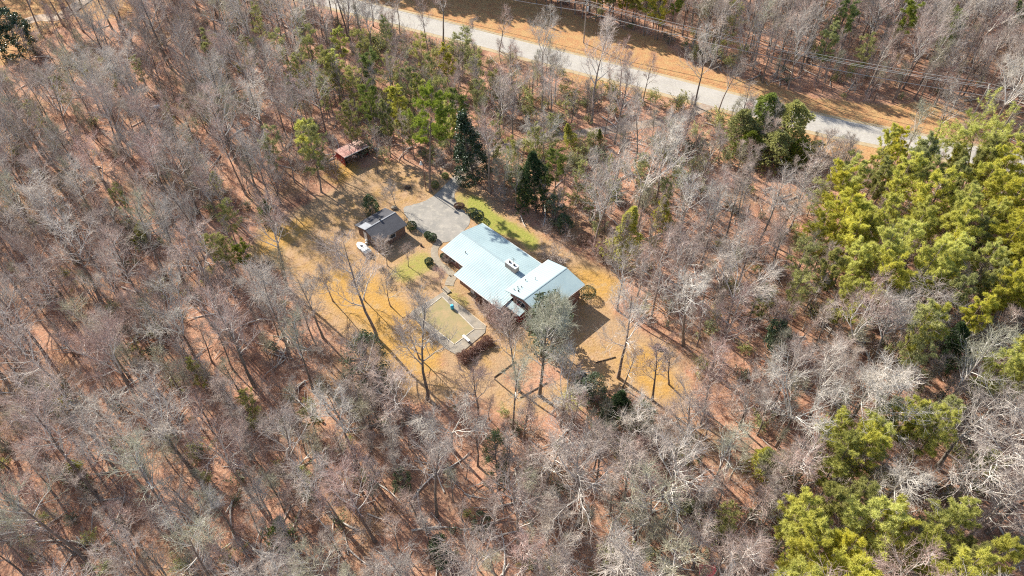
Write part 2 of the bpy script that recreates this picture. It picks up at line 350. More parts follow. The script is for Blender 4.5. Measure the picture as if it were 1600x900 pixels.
def brick_mat(name, a, c, mortar, scale=4.0):
    m = bpy.data.materials.new(name); m.use_nodes = True; N = m.node_tree.nodes; L = m.node_tree.links; b = N['Principled BSDF']
    tc = N.new('ShaderNodeTexCoord'); mp = N.new('ShaderNodeMapping'); mp.inputs['Rotation'].default_value = (math.radians(90), 0, 0)
    bt = N.new('ShaderNodeTexBrick'); bt.inputs['Color1'].default_value = (*a, 1); bt.inputs['Color2'].default_value = (*c, 1); bt.inputs['Mortar'].default_value = (*mortar, 1)
    bt.inputs['Scale'].default_value = scale; L.new(tc.outputs['Object'], mp.inputs[0])
    cmb = N.new('ShaderNodeCombineXYZ'); sx = N.new('ShaderNodeSeparateXYZ'); L.new(tc.outputs['Object'], sx.inputs[0])
    ad = N.new('ShaderNodeMath'); L.new(sx.outputs[0], ad.inputs[0]); L.new(sx.outputs[1], ad.inputs[1]); L.new(ad.outputs[0], cmb.inputs[0]); L.new(sx.outputs[2], cmb.inputs[1])
    L.new(cmb.outputs[0], bt.inputs['Vector']); L.new(bt.outputs[0], b.inputs['Base Color']); b.inputs['Roughness'].default_value = .9
    return m
M['roof_blue'] = roof_mat('pale_blue_metal_roof', (.375, .475, .485), (.32, .415, .43), axis='X')
M['roof_wing'] = roof_mat('pale_blue_metal_roof_wing', (.375, .475, .485), (.32, .415, .43), axis='Y')
M['brick'] = brick_mat('red_brick', (.26, .10, .07), (.18, .07, .05), (.34, .30, .26))
M['brick_pale'] = brick_mat('whitened_brick', (.5, .42, .36), (.38, .28, .22), (.5, .47, .42))
M['brick_brown'] = brick_mat('brown_brick', (.20, .11, .075), (.14, .08, .055), (.26, .22, .19))
M['white'] = mat('white_trim', (.74, .73, .70), .5, (.66, .65, .62), 2)
M['glass'] = mat('window_glass', (.03, .04, .05), .08, spec=.8)
M['red'] = mat('red_siding', (.42, .05, .05), .6, (.30, .035, .035), 1.5)
M['dark'] = mat('dark_metal', (.04, .04, .045), .5)
M['shingle'] = mat('charcoal_shingles', (.085, .085, .095), .9, (.062, .062, .07), 1.0, third=(.10, .10, .11), tscale=4, bump=.3, bscale=12)
M['ridgecap'] = mat('pale_ridge_cap', (.30, .31, .33), .7, (.24, .25, .27), 1)
M['flash'] = mat('grey_flashing', (.30, .38, .40), .5)

O = P(*z2(325, 280), 2.6); org = (O[0], O[1])
house = lroot('ranch_house', org, 'long brick house with pale blue metal roof in the middle of the clearing', 'house')
ER, RR = 2.6, 3.52           # eave and ridge height
sl_ = (RR - ER) / 4.8
YW, YE = -2.15, 9.6          # front (stepped) and back eave
wl = MB().prism([(.5, .55), (5.9, .55), (16.1, .55), (16.1, 9.05), (.5, 9.05)], 0, ER - .02).box(6.3, 16.1, -1.5, .547, 0, ER - .53); wall = wl.build('wall', M['brick'], house)
gb = MB(); 
for xx in (.5,):
    gb.prism([(0, 0)] * 0 or [(xx, .55), (xx + .2, .55), (xx + .2, 9.05), (xx, 9.05)], ER - .02, ER + .02)
a = [gb.bm.verts.new(q) for q in [(.5, .6, ER + .02), (.5, 9.0, ER + .02), (.5, 4.8, RR - .14)]]; c = [gb.bm.verts.new(q) for q in [(.7, .6, ER + .02), (.7, 9.0, ER + .02), (.7, 4.8, RR - .14)]]
gb.bm.faces.new(a); gb.bm.faces.new(list(reversed(c))); gb.bm.faces.new((a[0], a[2], c[2], c[0])); gb.bm.faces.new((a[2], a[1], c[1], c[2])); gb.build('gable', M['white'], house)
rb = MB()
zL = ER + YW * sl_
rb.slab([(0, 0, ER), (5.75, 0, ER), (5.75, YW, zL), (16.6, YW, zL), (16.6, 4.8, RR), (0, 4.8, RR)], .12)
rb.slab([(0, 4.8, RR), (16.6, 4.8, RR), (16.6, YE, ER), (0, YE, ER)], .12)
roof = rb.build('roof', M['roof_blue'], house)
MB().slab([(0, 4.66, RR + .012), (16.6, 4.66, RR + .012), (16.6, 4.80, RR + .03), (0, 4.80, RR + .03)], .03).slab([(0, 4.80, RR + .03), (16.6, 4.80, RR + .03), (16.6, 4.94, RR + .012), (0, 4.94, RR + .012)], .03).build('ridge_cap', M['flash'], roof)
g = MB()    # fascia
g.box(-.03, .0, 0, 4.8, 0, .01) if False else None
for (x0, x1, y, z) in ((0, 5.75, 0, ER), (5.75, 16.6, YW, zL)): g.box(x0, x1, y - .10, y - .004, z - .16, z - .03)
g.box(0, 15.4, YE + .004, YE + .10, ER - .16, ER - .03); g.build('gutter', M['white'], house)
def window(parent, x0, x1, y, z0, z1, side=-1, axis='x'):
    f = MB(); t = .06
    if axis == 'x':
        ya, yb = (y - .05, y + .02) if side < 0 else (y - .02, y + .05)
        f.box(x0, x1, ya, yb, z1 - t, z1).box(x0, x1, ya, yb, z0, z0 + t).box(x0, x0 + t, ya, yb, z0 + t, z1 - t).box(x1 - t, x1, ya, yb, z0 + t, z1 - t)
        m_ = (x0 + x1) / 2; f.box(m_ - .02, m_ + .02, ya, yb, z0 + t, z1 - t)
        fo = f.build('window', M['white'], parent); MB().box(x0 + t, x1 - t, y + side * .03 - .005, y + side * .03 + .005, z0 + t, z1 - t).build('pane', M['glass'], fo)
    else:
        xa, xb = (y - .05, y + .02) if side < 0 else (y - .02, y + .05)
        f.box(xa, xb, x0, x1, z1 - t, z1).box(xa, xb, x0, x1, z0, z0 + t).box(xa, xb, x0, x0 + t, z0 + t, z1 - t).box(xa, xb, x1 - t, x1, z0 + t, z1 - t)
        fo = f.build('window', M['white'], parent); MB().box(y + side * .03 - .005, y + side * .03 + .005, x0 + t, x1 - t, z0 + t, z1 - t).build('pane', M['glass'], fo)
for x0, x1 in ((1.4, 3.0), (3.9, 5.2)): window(house, x0, x1, .55, .9, 2.1)
for x0, x1 in ((7.2, 8.8), (10.0, 11.8), (13.0, 14.6)): window(house, x0, x1, -1.5, .8, 1.9)
window(house, 2.0, 3.4, .5, .9, 2.0, -1, 'y'); window(house, 6.0, 7.4, .5, .9, 2.0, -1, 'y')
dr_ = MB().box(9.05, 9.9, -1.56, -1.48, .02, 1.98).build('door', M['white'], house); MB().ball((9.8, -1.6, 1.0), .04).build('handle', M['dark'], dr_)
# chimney
ch = MB().box(11.25, 13.6, 4.25, 5.15, RR - .3, 4.45).build('chimney', M['brick_pale'], roof)
ch.name = 'chimney'
MB().box(11.19, 13.66, 4.19, 5.21, 4.453, 4.56).build('chimney_cap', M['white'], roof)
for xx in (11.9, 12.95): MB().tube([(xx, 4.7, 4.56), (xx, 4.7, 4.82)], .17, 10).build('chimney_pot', M['dark'], roof)
an = MB().tube([(12.5, 5.0, 4.56), (12.5, 5.0, 5.7)], .025, 6).tube([(12.1, 5.0, 5.6), (12.9, 5.0, 5.6)], .02, 5).tube([(12.2, 4.8, 5.3), (12.8, 5.2, 5.3)], .02, 5).build('antenna', M['dark'], roof)
for (x, y) in ((3.9, 2.1),): 
    z = ER + y * sl_; MB().tube([(x, y, z - .05), (x, y, z + .38)], .06, 8).build('vent_pipe', M['dark'], roof)
# wing
WE, WR = 3.85, 4.75; X0, X1, XR = 15.45, 23.4, 19.42; V0, V1 = .25, 10.2
MB().box(16.103, 22.9, .75, 9.7, 0, WE - .05).build('wing_wall', M['brick'], house)
wr = MB(); wr.slab([(X0, V0, WE), (XR, V0, WR), (XR, V1, WR), (X0, V1, WE)], .13); wr.slab([(XR, V0, WR), (X1, V0, WE), (X1, V1, WE), (XR, V1, WR)], .13)
wroof = wr.build('wing_roof', M['roof_wing'], house)
MB().slab([(XR - .13, V0, WR + .01), (XR, V0, WR + .03), (XR, V1, WR + .03), (XR - .13, V1, WR + .01)], .03).slab([(XR, V0, WR + .03), (XR + .13, V0, WR + .01), (XR + .13, V1, WR + .01), (XR, V1, WR + .03)], .03).build('ridge_cap', M['flash'], wroof)
gg_ = MB()
for vv in (.76, 9.5):
    a = [gg_.bm.verts.new(q) for q in [(16.2, vv, WE - .05), (22.85, vv, WE - .05), (XR, vv, WR - .15)]]; c = [gg_.bm.verts.new(q) for q in [(16.2, vv + .18, WE - .05), (22.85, vv + .18, WE - .05), (XR, vv + .18, WR - .15)]]
    gg_.bm.faces.new(a); gg_.bm.faces.new(list(reversed(c))); gg_.bm.faces.new((a[0], a[2], c[2], c[0])); gg_.bm.faces.new((a[2], a[1], c[1], c[2]))
gg_.build('wing_gable', M['white'], house)
g = MB(); g.box(X1 + .004, X1 + .1, V0, V1, WE - .17, WE - .03).box(X0 - .1, X0 - .004, V0, V1, WE - .17, WE - .03); g.build('gutter', M['white'], house)
sw = (WR - WE) / (XR - X0)
for (x, y, r_, hh) in ((16.35, 3.9, .05, .35), (16.7, 1.8, .06, .4), (17.0, 2.3, .05, .3), (17.3, 1.3, .08, .25), (16.5, 1.15, .06, .25), (17.4, 5.0, .04, .5)):
    z = WE + (x - X0) * sw; MB().tube([(x, y, z - .05), (x, y, z + hh)], r_, 8).tube([(x - r_ * 1.5, y, z + hh - .02), (x + r_ * 1.5, y, z + hh - .02)], r_ * 1.2, 6).build('vent_pipe', M['dark'], wroof)
for v0 in (2.0, 5.5): window(house, v0, v0 + 1.4, 22.9, 1.2, 2.6, 1, 'y')
window(house, 17.6, 19.4, .75, 2.2, 3.2)
# little red porch on the wing's end
red = MB().box(16.7, 19.5, -.65, .745, 0, 1.95).build('side_porch', M['red'], house)
MB().slab([(16.5, -.95, 2.12), (19.8, -.95, 2.12), (19.8, .34, 2.45), (16.5, .34, 2.45)], .09).build('porch_roof', M['flash'], red)
MB().box(16.9, 17.7, -.70, -.653, .05, 1.9).build('door', M['white'], red)
for x0 in (18.2,): MB().box(x0, x0 + .9, -.70, -.653, 1.0, 1.7).build('window', M['white'], red)

# garage
O = P(*z3(100, 375), 2.35); garage = lroot('garage', (O[0], O[1]), 'brown brick garage with charcoal shingle roof beside the driveway', 'garage')
GE, GR, GU, GV = 2.35, 3.25, 6.5, 6.75
MB().box(.35, GU - .35, .4, GV - .4, 0, GE - .04).build('wall', M['brick_brown'], garage)
rb = MB(); rb.slab([(0, 0, GE), (GU / 2, 0, GR), (GU / 2, GV, GR), (0, GV, GE)], .12); rb.slab([(GU / 2, 0, GR), (GU, 0, GE), (GU, GV, GE), (GU / 2, GV, GR)], .12); gr = rb.build('roof', M['shingle'], garage)
MB().slab([(GU / 2 - .16, 0, GR + .015), (GU / 2, 0, GR + .045), (GU / 2, GV, GR + .045), (GU / 2 - .16, GV, GR + .015)], .03).slab([(GU / 2, 0, GR + .045), (GU / 2 + .1, 0, GR + .02), (GU / 2 + .1, GV, GR + .02), (GU / 2, GV, GR + .045)], .03).build('ridge_cap', M['ridgecap'], gr)
sg = (GR - GE) / (GU / 2)
MB().slab([(1.1, .05, GE + 1.1 * sg + .012), (3.0, .05, GE + 3.0 * sg + .012), (3.0, 1.7, GE + 3.0 * sg + .012), (1.1, 1.7, GE + 1.1 * sg + .012)], .01).build('roof_patch', M['ridgecap'], gr)
MB().tube([(3.0, 3.5, GR - .15), (3.0, 3.5, GR + .35)], .13, 10).tube([(3.0, 3.5, GR + .3), (3.0, 3.5, GR + .42)], .2, 10).build('vent_pipe', M['dark'], gr)
gg_ = MB()
for vv in (.41, GV - .55):
    a = [gg_.bm.verts.new(q) for q in [(.4, vv, GE - .04), (GU - .4, vv, GE - .04), (GU / 2, vv, GR - .14)]]; c = [gg_.bm.verts.new((q.co.x, vv + .14, q.co.z)) for q in a]
    gg_.bm.faces.new(a); gg_.bm.faces.new(list(reversed(c))); gg_.bm.faces.new((a[0], a[2], c[2], c[0])); gg_.bm.faces.new((a[2], a[1], c[1], c[2]))
gg_.build('gable', M['brick_brown'], garage)
MB().box(2.0, 2.9, .34, .398, .02, 2.0).build('door', M['white'], garage); window(garage, 4.2, 5.2, .4, 1.0, 1.9)
MB().box(1.2, 5.3, GV - .398, GV - .33, .02, 2.1).build('garage_door', M['white'], garage)
window(garage, 2.6, 4.2, GU - .35, 1.0, 1.9, 1, 'y')

# red open-fronted shed
O = P(*z4(135, 215), 2.2); shed = empty('open_shed', (O[0], O[1], 0), 'open-fronted shed with faded red metal roof beside the yard trees', 'shed', rz=math.radians(-48))
M['roof_red'] = roof_mat('rusty_red_metal_roof', (.42, .16, .13), (.40, .25, .20), axis='X', rough=.5)
sh_ = M['roof_red']
# local x = towards the open front, y = along
D_, L_ = 3.7, 5.8
MB().slab([(0, 0, 2.15), (D_, 0, 2.45), (D_, L_, 2.45), (0, L_, 2.15)], .07).build('roof', sh_, shed)
w_ = MB(); w_.box(.15, .27, .15, L_ - .15, 0, 2.07).box(.272, D_ - .35, .15, .27, 0, 2.09).box(.272, D_ - .35, L_ - .27, L_ - .15, 0, 2.09); w_.build('wall', M['red'], shed)
for yy in (.2, L_ / 2, L_ - .2): MB().box(D_ - .3, D_ - .18, yy - .06, yy + .06, 0, 2.33).build('post', M['stump_wood'], shed)
MB().box(D_ + .003, D_ + .05, 0, L_, 2.28, 2.46).build('fascia', M['white'], shed)

# ================================================================== POOL AREA
pool = empty('filled_swimming_pool', (*P(715, 500)[:2], 0), 'old swimming pool filled with grass inside a concrete deck behind the house', 'swimming pool')
px_, py_ = pool.location.x, pool.location.y
def loc(pts): return [(P(*q)[0] - px_, P(*q)[1] - py_) for q in pts]
deck_o = [z9(465, 125), z9(970, 520), z9(960, 600), z9(640, 868), z9(500, 790), z9(75, 390), z9(105, 345), z9(300, 230)]
pool_i = [z9(455, 185), z9(830, 560), z9(600, 735), z9(175, 400)]
MB().prism(loc(deck_o), 0.0, .07).build('deck', mat('pool_deck_concrete', (.40, .34, .26), .9, (.24, .21, .17), .6, third=(.30, .27, .23), tscale=.8), pool)
b = MB(); b.prism(loc(pool_i), .074, .082); b.build('grass_fill', mat('pool_grass', (.36, .27, .15), .95, (.27, .24, .11), .8, third=(.42, .29, .16), tscale=.45), pool)
cp = MB(); pi = loc(pool_i); cx_, cy_ = np.mean(pi, 0)
for i in range(4):
    a, c = np.array(pi[i]), np.array(pi[(i + 1) % 4]); n = c - a; n = n / np.linalg.norm(n); q = np.array([-n[1], n[0]]); 
    if q @ (a - [cx_, cy_]) < 0: q = -q
    a2, c2 = a + n * .0, c - n * .12
    cp.prism([tuple(a2), tuple(c2), tuple(c2 + q * .12), tuple(a2 + q * .12)], .084, .135)
cp.build('coping', mat('worn_coping', (.66, .61, .53), .8, (.48, .42, .34), 1.0), pool)
cp = MB()
for q0, q1 in (((465, 125), (970, 520)), ((830, 560), (950, 560))):
    a, c = [np.array(x) for x in loc([z9(*q0), z9(*q1)])]; n = (c - a) / np.linalg.norm(c - a); q = np.array([-n[1], n[0]]) * .07
    cp.prism([tuple(a - q), tuple(c - q), tuple(c + q), tuple(a + q)], .072, .11)
cp.build('deck_edge', mat('deck_edge', (.5, .42, .31), .9), pool)
# diving board
a, c = P(*z9(700, 625), .5), P(*z9(785, 705), .5); d = (c - a); d /= np.linalg.norm(d); n = np.array([-d[1], d[0], 0])
db = empty('diving_board', (a[0], a[1], .07), 'white diving board over the end of the filled pool', 'diving board', rz=math.atan2(d[1], d[0]))
MB().box(0, 1.6, -.22, .22, .36, .43, .02).build('board', M['white'], db); MB().box(1.05, 1.45, -.2, .2, 0, .356).build('stand', mat('cracked_plinth', (.3, .27, .23), .9), db)
# pool steps
st = empty('garden_steps', (*P(*z9(525, 95))[:2], 0), 'stone steps between the path and the pool deck', 'steps', rz=math.radians(-50))
for k in range(3): MB().box(-.75, .75, -.2 - .33 * k, .12 - .33 * k, 0, .22 - .06 * k, .015).build('step', M['concrete'], st)
# blue ball-like drum
q = P(*z9(575, 320)); dm = empty('blue_drum', (q[0], q[1], .07), 'bright blue plastic drum standing on the pool deck', 'drum')
MB().tube([(0, 0, 0), (0, 0, .08), (0, 0, .5), (0, 0, .78), (0, 0, .85)], [.24, .28, .31, .28, .22], 16).build('barrel', mat('blue_plastic', (.03, .40, .62), .35, spec=.5), dm, smooth=True)
MB().tube([(0, 0, .85), (0, 0, .89)], .2, 16).build('lid', mat('light_blue_plastic', (.10, .50, .68), .4), dm)
# deck chair next to the drum
# small white boat
a, c = P(*z3(140, 590), .3), P(*z3(262, 706), .3); d = c - a; Lb = float(np.linalg.norm(d)); 
bt = empty('small_boat', (a[0], a[1], 0), 'small white boat parked on the grass beside the brown garage', 'boat', rz=math.atan2(d[1], d[0]))
hb = MB(); prof = [(0, .12, .5), (.35, .45, .38), (.9, .66, .30), (1.8, .74, .26), (2.8, .74, .26), (Lb, .68, .28)]; prev = None
for x, hw, zb in prof:
    r_ = [hb.bm.verts.new(q) for q in [(x, -hw, .72), (x, -hw * .85, zb + .12), (x, 0, zb - .05), (x, hw * .85, zb + .12), (x, hw, .72)]]
    if prev: [hb.bm.faces.new((prev[k], prev[k + 1], r_[k + 1], r_[k])) for k in range(4)]
    else: hb.bm.faces.new(r_)
    prev = r_
hb.bm.faces.new(list(reversed(prev))); hb.build('hull', M['white'], bt)
dk = MB(); n = len(prof)
tp = [(x, hw, .725) for x, hw, zb in prof]; tl = [dk.bm.verts.new((x, -y * 1.02, z + .04)) for x, y, z in tp[:4]]; trr = [dk.bm.verts.new((x, y * 1.02, z + .04)) for x, y, z in tp[:4]]
for k in range(3): dk.bm.faces.new((tl[k], tl[k + 1], trr[k + 1], trr[k]))
dk.build('foredeck', M['white'], bt)
MB().box(1.1, 1.5, -.22, .22, .77, .84).build('hatch', M['dark'], bt)
MB().box(1.81, 2.7, -.62, .62, .55, .74, .03).build('cockpit_cover', mat('white_cover', (.6, .6, .6), .6), bt)
MB().box(2.75, Lb - .02, -.6, .6, .5, .70, .02).build('stern_bench', mat('grey_cover', (.16, .18, .2), .7), bt)
MB().box(Lb + .003, Lb + .28, -.16, .16, .35, 1.0, .04).build('outboard_motor', M['dark'], bt)
for yy in (-.55, .45): MB().box(.6, Lb - .3, yy, yy + .1, 0, .30).build('skid', M['stump_wood'], bt)

# ------------------------------------------------------------------ light pole, utility poles, wires
q = P(*z4(1020, 600)); lp = empty('light_pole', (q[0], q[1], 0), 'slim brown yard light pole with white lamp beside the tall pine', 'light pole')
MB().tube([(0, 0, 0), (0, 0, 6.4)], [.09, .055], 8).build('pole', mat('brown_pole', (.17, .08, .06), .8), lp)
MB().tube([(0, 0, 6.3), (-.35, 0, 6.45)], .035, 6).build('arm', M['dark'], lp)
MB().tube([(-.38, 0, 6.1), (-.38, 0, 6.2), (-.38, 0, 6.55), (-.38, 0, 6.8)], [.30, .28, .15, .08], 12).build('lamp_head', M['white'], lp)
M['pole_wood'] = mat('grey_pole_wood', (.36, .33, .29), .9, (.25, .22, .19), 2)
pa = P(1547, 132, 10.5); pb = P(917, 2, 10.5)
wd = (pb - pa)[:2] / np.linalg.norm((pb - pa)[:2]); wang = math.atan2(wd[1], wd[0])
def upole(q, label):
    o = empty('utility_pole', (q[0], q[1], 0), label, 'utility pole', 'utility poles along the road', rz=wang)
    MB().tube([(0, 0, 0), (0, 0, 10.5)], [.17, .12], 10).build('pole', M['pole_wood'], o)
    MB().box(-.07, .07, -1.1, 1.1, 9.85, 10.0).build('crossarm', M['pole_wood'], o)
    MB().tube([(-.36, 0, 8.2), (-.36, 0, 9.2)], .24, 14).build('transformer', mat('grey_transformer', (.55, .57, .58), .4), o)
    for yy in (-1.0, 0.35, 1.0): MB().tube([(0, yy, 10.0), (0, yy, 10.22)], [.05, .03], 8).build('insulator', M['white'], o)
    return o
upole(pa, 'grey utility pole with transformer at the right among the roadside trees'); upole(pb, 'grey utility pole at the top edge of the photo above the road')
wires = [(-1.0, 10.22, 'upper front'), (.35, 10.22, 'middle'), (1.0, 10.22, 'upper back'), (.0, 8.0, 'lowest')]
span = float(np.linalg.norm((pb - pa)[:2])); nrm = np.array([-wd[1], wd[0]])
M['wire'] = mat('weathered_cable', (.45, .43, .40), .6)
for off, zz, wn in wires:
    pts = []
    for s0, s1 in ((-1, 0), (0, 1), (1, 2)):
        for k in range(0, 13):
            t = k / 12; f = s0 + t; q = pa[:2] + wd * span * f + nrm * off; pts.append((q[0], q[1], zz - 4 * 1.4 * t * (1 - t)))
    b = MB().tube(pts, .045 if zz > 9 else .065, 4); o = b.build('power_line', M['wire'])
    tag(o, f'{wn} power line strung between the two utility poles', 'power line', 'power lines over the road')

# ------------------------------------------------------------------ small things
def rock(pxy, r, label, seed=1, col='concrete', name='rock', cat='rock', group=None):
    q = P(*pxy); o = MB().ball((0, 0, r * .35), r, 2, .14, (1, .7, .5), seed).build(name, M[col], None, (q[0], q[1], 0)); tag(o, label, cat, group)
rock(z3(550, 188), .65, 'pale flat rock beside the small tree behind the garage')
def stump(pxy, r, h, label, cat='stump', name='tree_stump'):
    q = P(*pxy); o = MB().tube([(0, 0, 0), (0, 0, h * .3), (0, 0, h)], [r * 1.3, r, r * .92], 11).build(name, M['stump_wood'], None, (q[0], q[1], 0)); tag(o, label, cat)
stump((420 + 1, 412), .35, .4, 'short dark stump at the left end of the golden grass')
stump(z2(30, 0), .3, .35, 'small stump on the grass north of the driveway') if False else None
stump((1027, 543), .5, .5, 'dark stump in the orange clearing right of the house')
stump(z4(845, 575), .5, .5, 'dark stump on the bare ground between shed and driveway')
stump(z3(858, 610), .18, .45, 'little stump on the lawn left of the curved path')
# white object in the north-west wood
q = P(245, 171); tk = empty('water_tank', (q[0], q[1], 0), 'small white tank lying in the wood at the upper left', 'tank', rz=.5)
MB().tube([(-.9, 0, .5), (-.8, 0, .5), (.8, 0, .5), (.9, 0, .5)], [.35, .5, .5, .35], 14).build('tank', M['white'], tk, smooth=False)
for xx in (-.5, .5): MB().box(xx - .08, xx + .08, -.4, .4, 0, .12).build('cradle', M['stump_wood'], tk)
# red-roofed hut at the bottom edge
q = P(1102, 897); ht = empty('small_hut', (q[0], q[1], 0), 'tiny hut with a bright red roof at the bottom edge of the photo', 'hut', rz=-.15)
MB().box(-.8, .8, -.5, .5, 0, 1.1).build('wall', M['stump_wood'], ht)
MB().slab([(-1.0, -.7, 1.15), (1.0, -.7, 1.15), (1.0, 0, 1.45), (-1.0, 0, 1.45)], .05).slab([(-1.0, 0, 1.45), (1.0, 0, 1.45), (1.0, .7, 1.15), (-1.0, .7, 1.15)], .05).build('roof', mat('pinkish_red_roof', (.55, .10, .12), .5), ht)
MB().box(-.25, .25, -.53, -.502, .05, .85).build('door', M['dark'], ht)
# mower-like machine beside the shed
q = P(586, 236); mw = empty('garden_tractor', (q[0], q[1], 0), 'small black garden tractor parked right of the red shed', 'tractor', rz=-.6)
MB().box(-.3, .75, -.3, .3, .35, .75, .06).build('bonnet', M['dark'], mw); MB().box(-1.0, -.35, -.4, .4, .35, .6, .05).build('chassis', mat('orange_paint', (.45, .12, .04), .5), mw)
MB().box(-.9, -.5, -.22, .22, .602, .75, .04).build('seat', M['white'], mw); MB().box(-.97, -.87, -.22, .22, .75, 1.1, .03).build('backrest', M['dark'], mw)
MB().tube([(-.25, 0, .7), (-.38, 0, 1.0)], .03, 6).tube([(-.39, -.18, 1.0), (-.38, .18, 1.02)], .03, 6).build('steering_wheel', M['dark'], mw)
for x, r_ in ((.5, .22), (-.7, .36)):
    for s in (-1, 1): MB().tube([(x, s * .42, r_), (x, s * .6, r_)], r_, 14).build('wheel', M['dark'], mw)
# white bags against the garage
for k, (x, y, lab) in enumerate(((240, 560, 'white sack by the garage wall, nearer the wall'), (238, 590, 'white sack by the garage wall, nearer the boat'))):
    q = P(*z3(x, y)); o = MB().ball((0, 0, .22), .3, 2, .12, (1, .75, .75), k).build('sack', M['white'], None, (q[0], q[1], 0)); tag(o, lab, 'sack')
# timber edging of the leaf-covered beds
def edging(a, c, label, r_=.07):
    a, c = P(*a), P(*c); d = c - a; n = int(np.linalg.norm(d) / 1.6) + 1; o = empty('timber_edging', (a[0], a[1], 0), label, 'edging', 'timber edging round the leaf bed', rz=math.atan2(d[1], d[0]))
    L = float(np.linalg.norm(d))
    for k in range(n): MB().box(L * k / n + .02, L * (k + 1) / n - .02, -r_, r_, 0, .13, .02).build('timber', M['stump_wood'], o)
edging((772, 590), (806, 565), 'dark timber edging, upper left side of the leaf bed'); edging((772, 592), (808, 622), 'dark timber edging, lower left side of the leaf bed')
edging((812, 622), (855, 598), 'dark timber edging, lower right side of the leaf bed')
edging((930, 567), (962, 558), 'dark timber laid across the clearing right of the house')
# ================================================================== TREE BUILDING
def nrmz(a): return a / (np.linalg.norm(a, axis=-1, keepdims=True) + 1e-9)
def grow(r, start, dirs, length, n, up=0.0, wob=.15, out=0.0):
    B = len(start); P_ = np.zeros((B, n + 1, 3)); P_[:, 0] = start; d = nrmz(dirs); st = (length / n)[:, None]
    for i in range(n):
        d = nrmz(d + r.normal(size=(B, 3)) * wob + np.array([0, 0, up])); P_[:, i + 1] = P_[:, i] + d * st
    return P_
def spawn(r, paths, radii, k, t0, t1, ang0, ang1, tpow=1.0):
    B, n1, _ = paths.shape; n = n1 - 1
    par = np.repeat(np.arange(B), k); K = len(par)
    t = t0 + (t1 - t0) * ((np.tile(np.arange(k), B) + r.random(K)) / k) ** tpow
    s = np.clip(t * n, 0, n - 1e-4); i = s.astype(int); f = (s - i)[:, None]
    p0, p1 = paths[par, i], paths[par, i + 1]; pos = p0 * (1 - f) + p1 * f; d = nrmz(p1 - p0)
    rad = radii[par, i] * (1 - f[:, 0]) + radii[par, i + 1] * f[:, 0]
    a = nrmz(np.cross(d, r.normal(size=(K, 3)))); th = np.radians(ang0 + (ang1 - ang0) * r.random(K))[:, None]
    return par, t, pos, d * np.cos(th) + a * np.sin(th), rad
def taper(r0, n, end): 
    t = np.linspace(0, 1, n + 1); return r0[:, None] * (1 - (1 - end) * t)[None, :]
def tubes(paths, radii, s):
    B, n1, _ = paths.shape; d = np.gradient(paths, axis=1); d = nrmz(d)
    ref = np.where(np.abs(d[:, :1, 2:3]) < .8, np.array([0, 0, 1.]), np.array([1., 0, 0])); a = nrmz(np.cross(d, np.broadcast_to(ref, d.shape))); b = np.cross(d, a)
    th = np.arange(s) * 2 * np.pi / s
    V = paths[:, :, None] + radii[:, :, None, None] * (np.cos(th)[:, None] * a[:, :, None] + np.sin(th)[:, None] * b[:, :, None])
    I = np.arange(B * n1 * s).reshape(B, n1, s); J = np.roll(I, -1, axis=2)
    Q = np.stack([I[:, :-1], J[:, :-1], J[:, 1:], I[:, 1:]], -1).reshape(-1, 4)
    return V.reshape(-1, 3), Q
class Geo:
    def __init__(s): s.V = []; s.Q = []; s.T = []; s.mq = []; s.mt = []; s.n = 0
    def quads(s, V, Q, m=0): s.V.append(V); s.Q.append(Q + s.n); s.mq.append(np.full(len(Q), m)); s.n += len(V)
    def tris(s, V, T, m=0): s.V.append(V); s.T.append(T + s.n); s.mt.append(np.full(len(T), m)); s.n += len(V)
    def mesh(s, name, mats):
        Q = np.concatenate(s.Q) if s.Q else None; T = np.concatenate(s.T) if s.T else None
        return np_mesh(name, np.concatenate(s.V), Q, T, mats, np.concatenate(s.mq + s.mt))
def leaves(r, c, size, m, g, flat=.0, jit=.0, aspect=.55):
    n = len(c); nr = nrmz(r.normal(size=(n, 3)) + np.array([0, 0, flat])); a = nrmz(np.cross(nr, r.normal(size=(n, 3)))); b = np.cross(nr, a)
    sz = (size * (.7 + .6 * r.random(n)))[:, None]; c = c + r.normal(size=(n, 3)) * jit
    V = np.stack([c - a * sz, c - b * sz * aspect, c + a * sz, c + b * sz * aspect], 1).reshape(-1, 3)
    g.quads(V, np.arange(4 * n).reshape(-1, 4), m)
def tufts(r, c, dirs, k, ln, wd, m, g, spread=1.0):
    n = len(c); K = n * k; cc = np.repeat(c, k, 0); d = nrmz(np.repeat(dirs, k, 0) * .7 + r.normal(size=(K, 3)) * spread)
    a = nrmz(np.cross(d, r.normal(size=(K, 3)))) * (wd * (.6 + .8 * r.random(K)))[:, None]; L = (ln * (.6 + .7 * r.random(K)))[:, None]
    V = np.stack([cc - a, cc + a, cc + d * L], 1).reshape(-1, 3); g.tris(V, np.arange(3 * K).reshape(-1, 3), m)

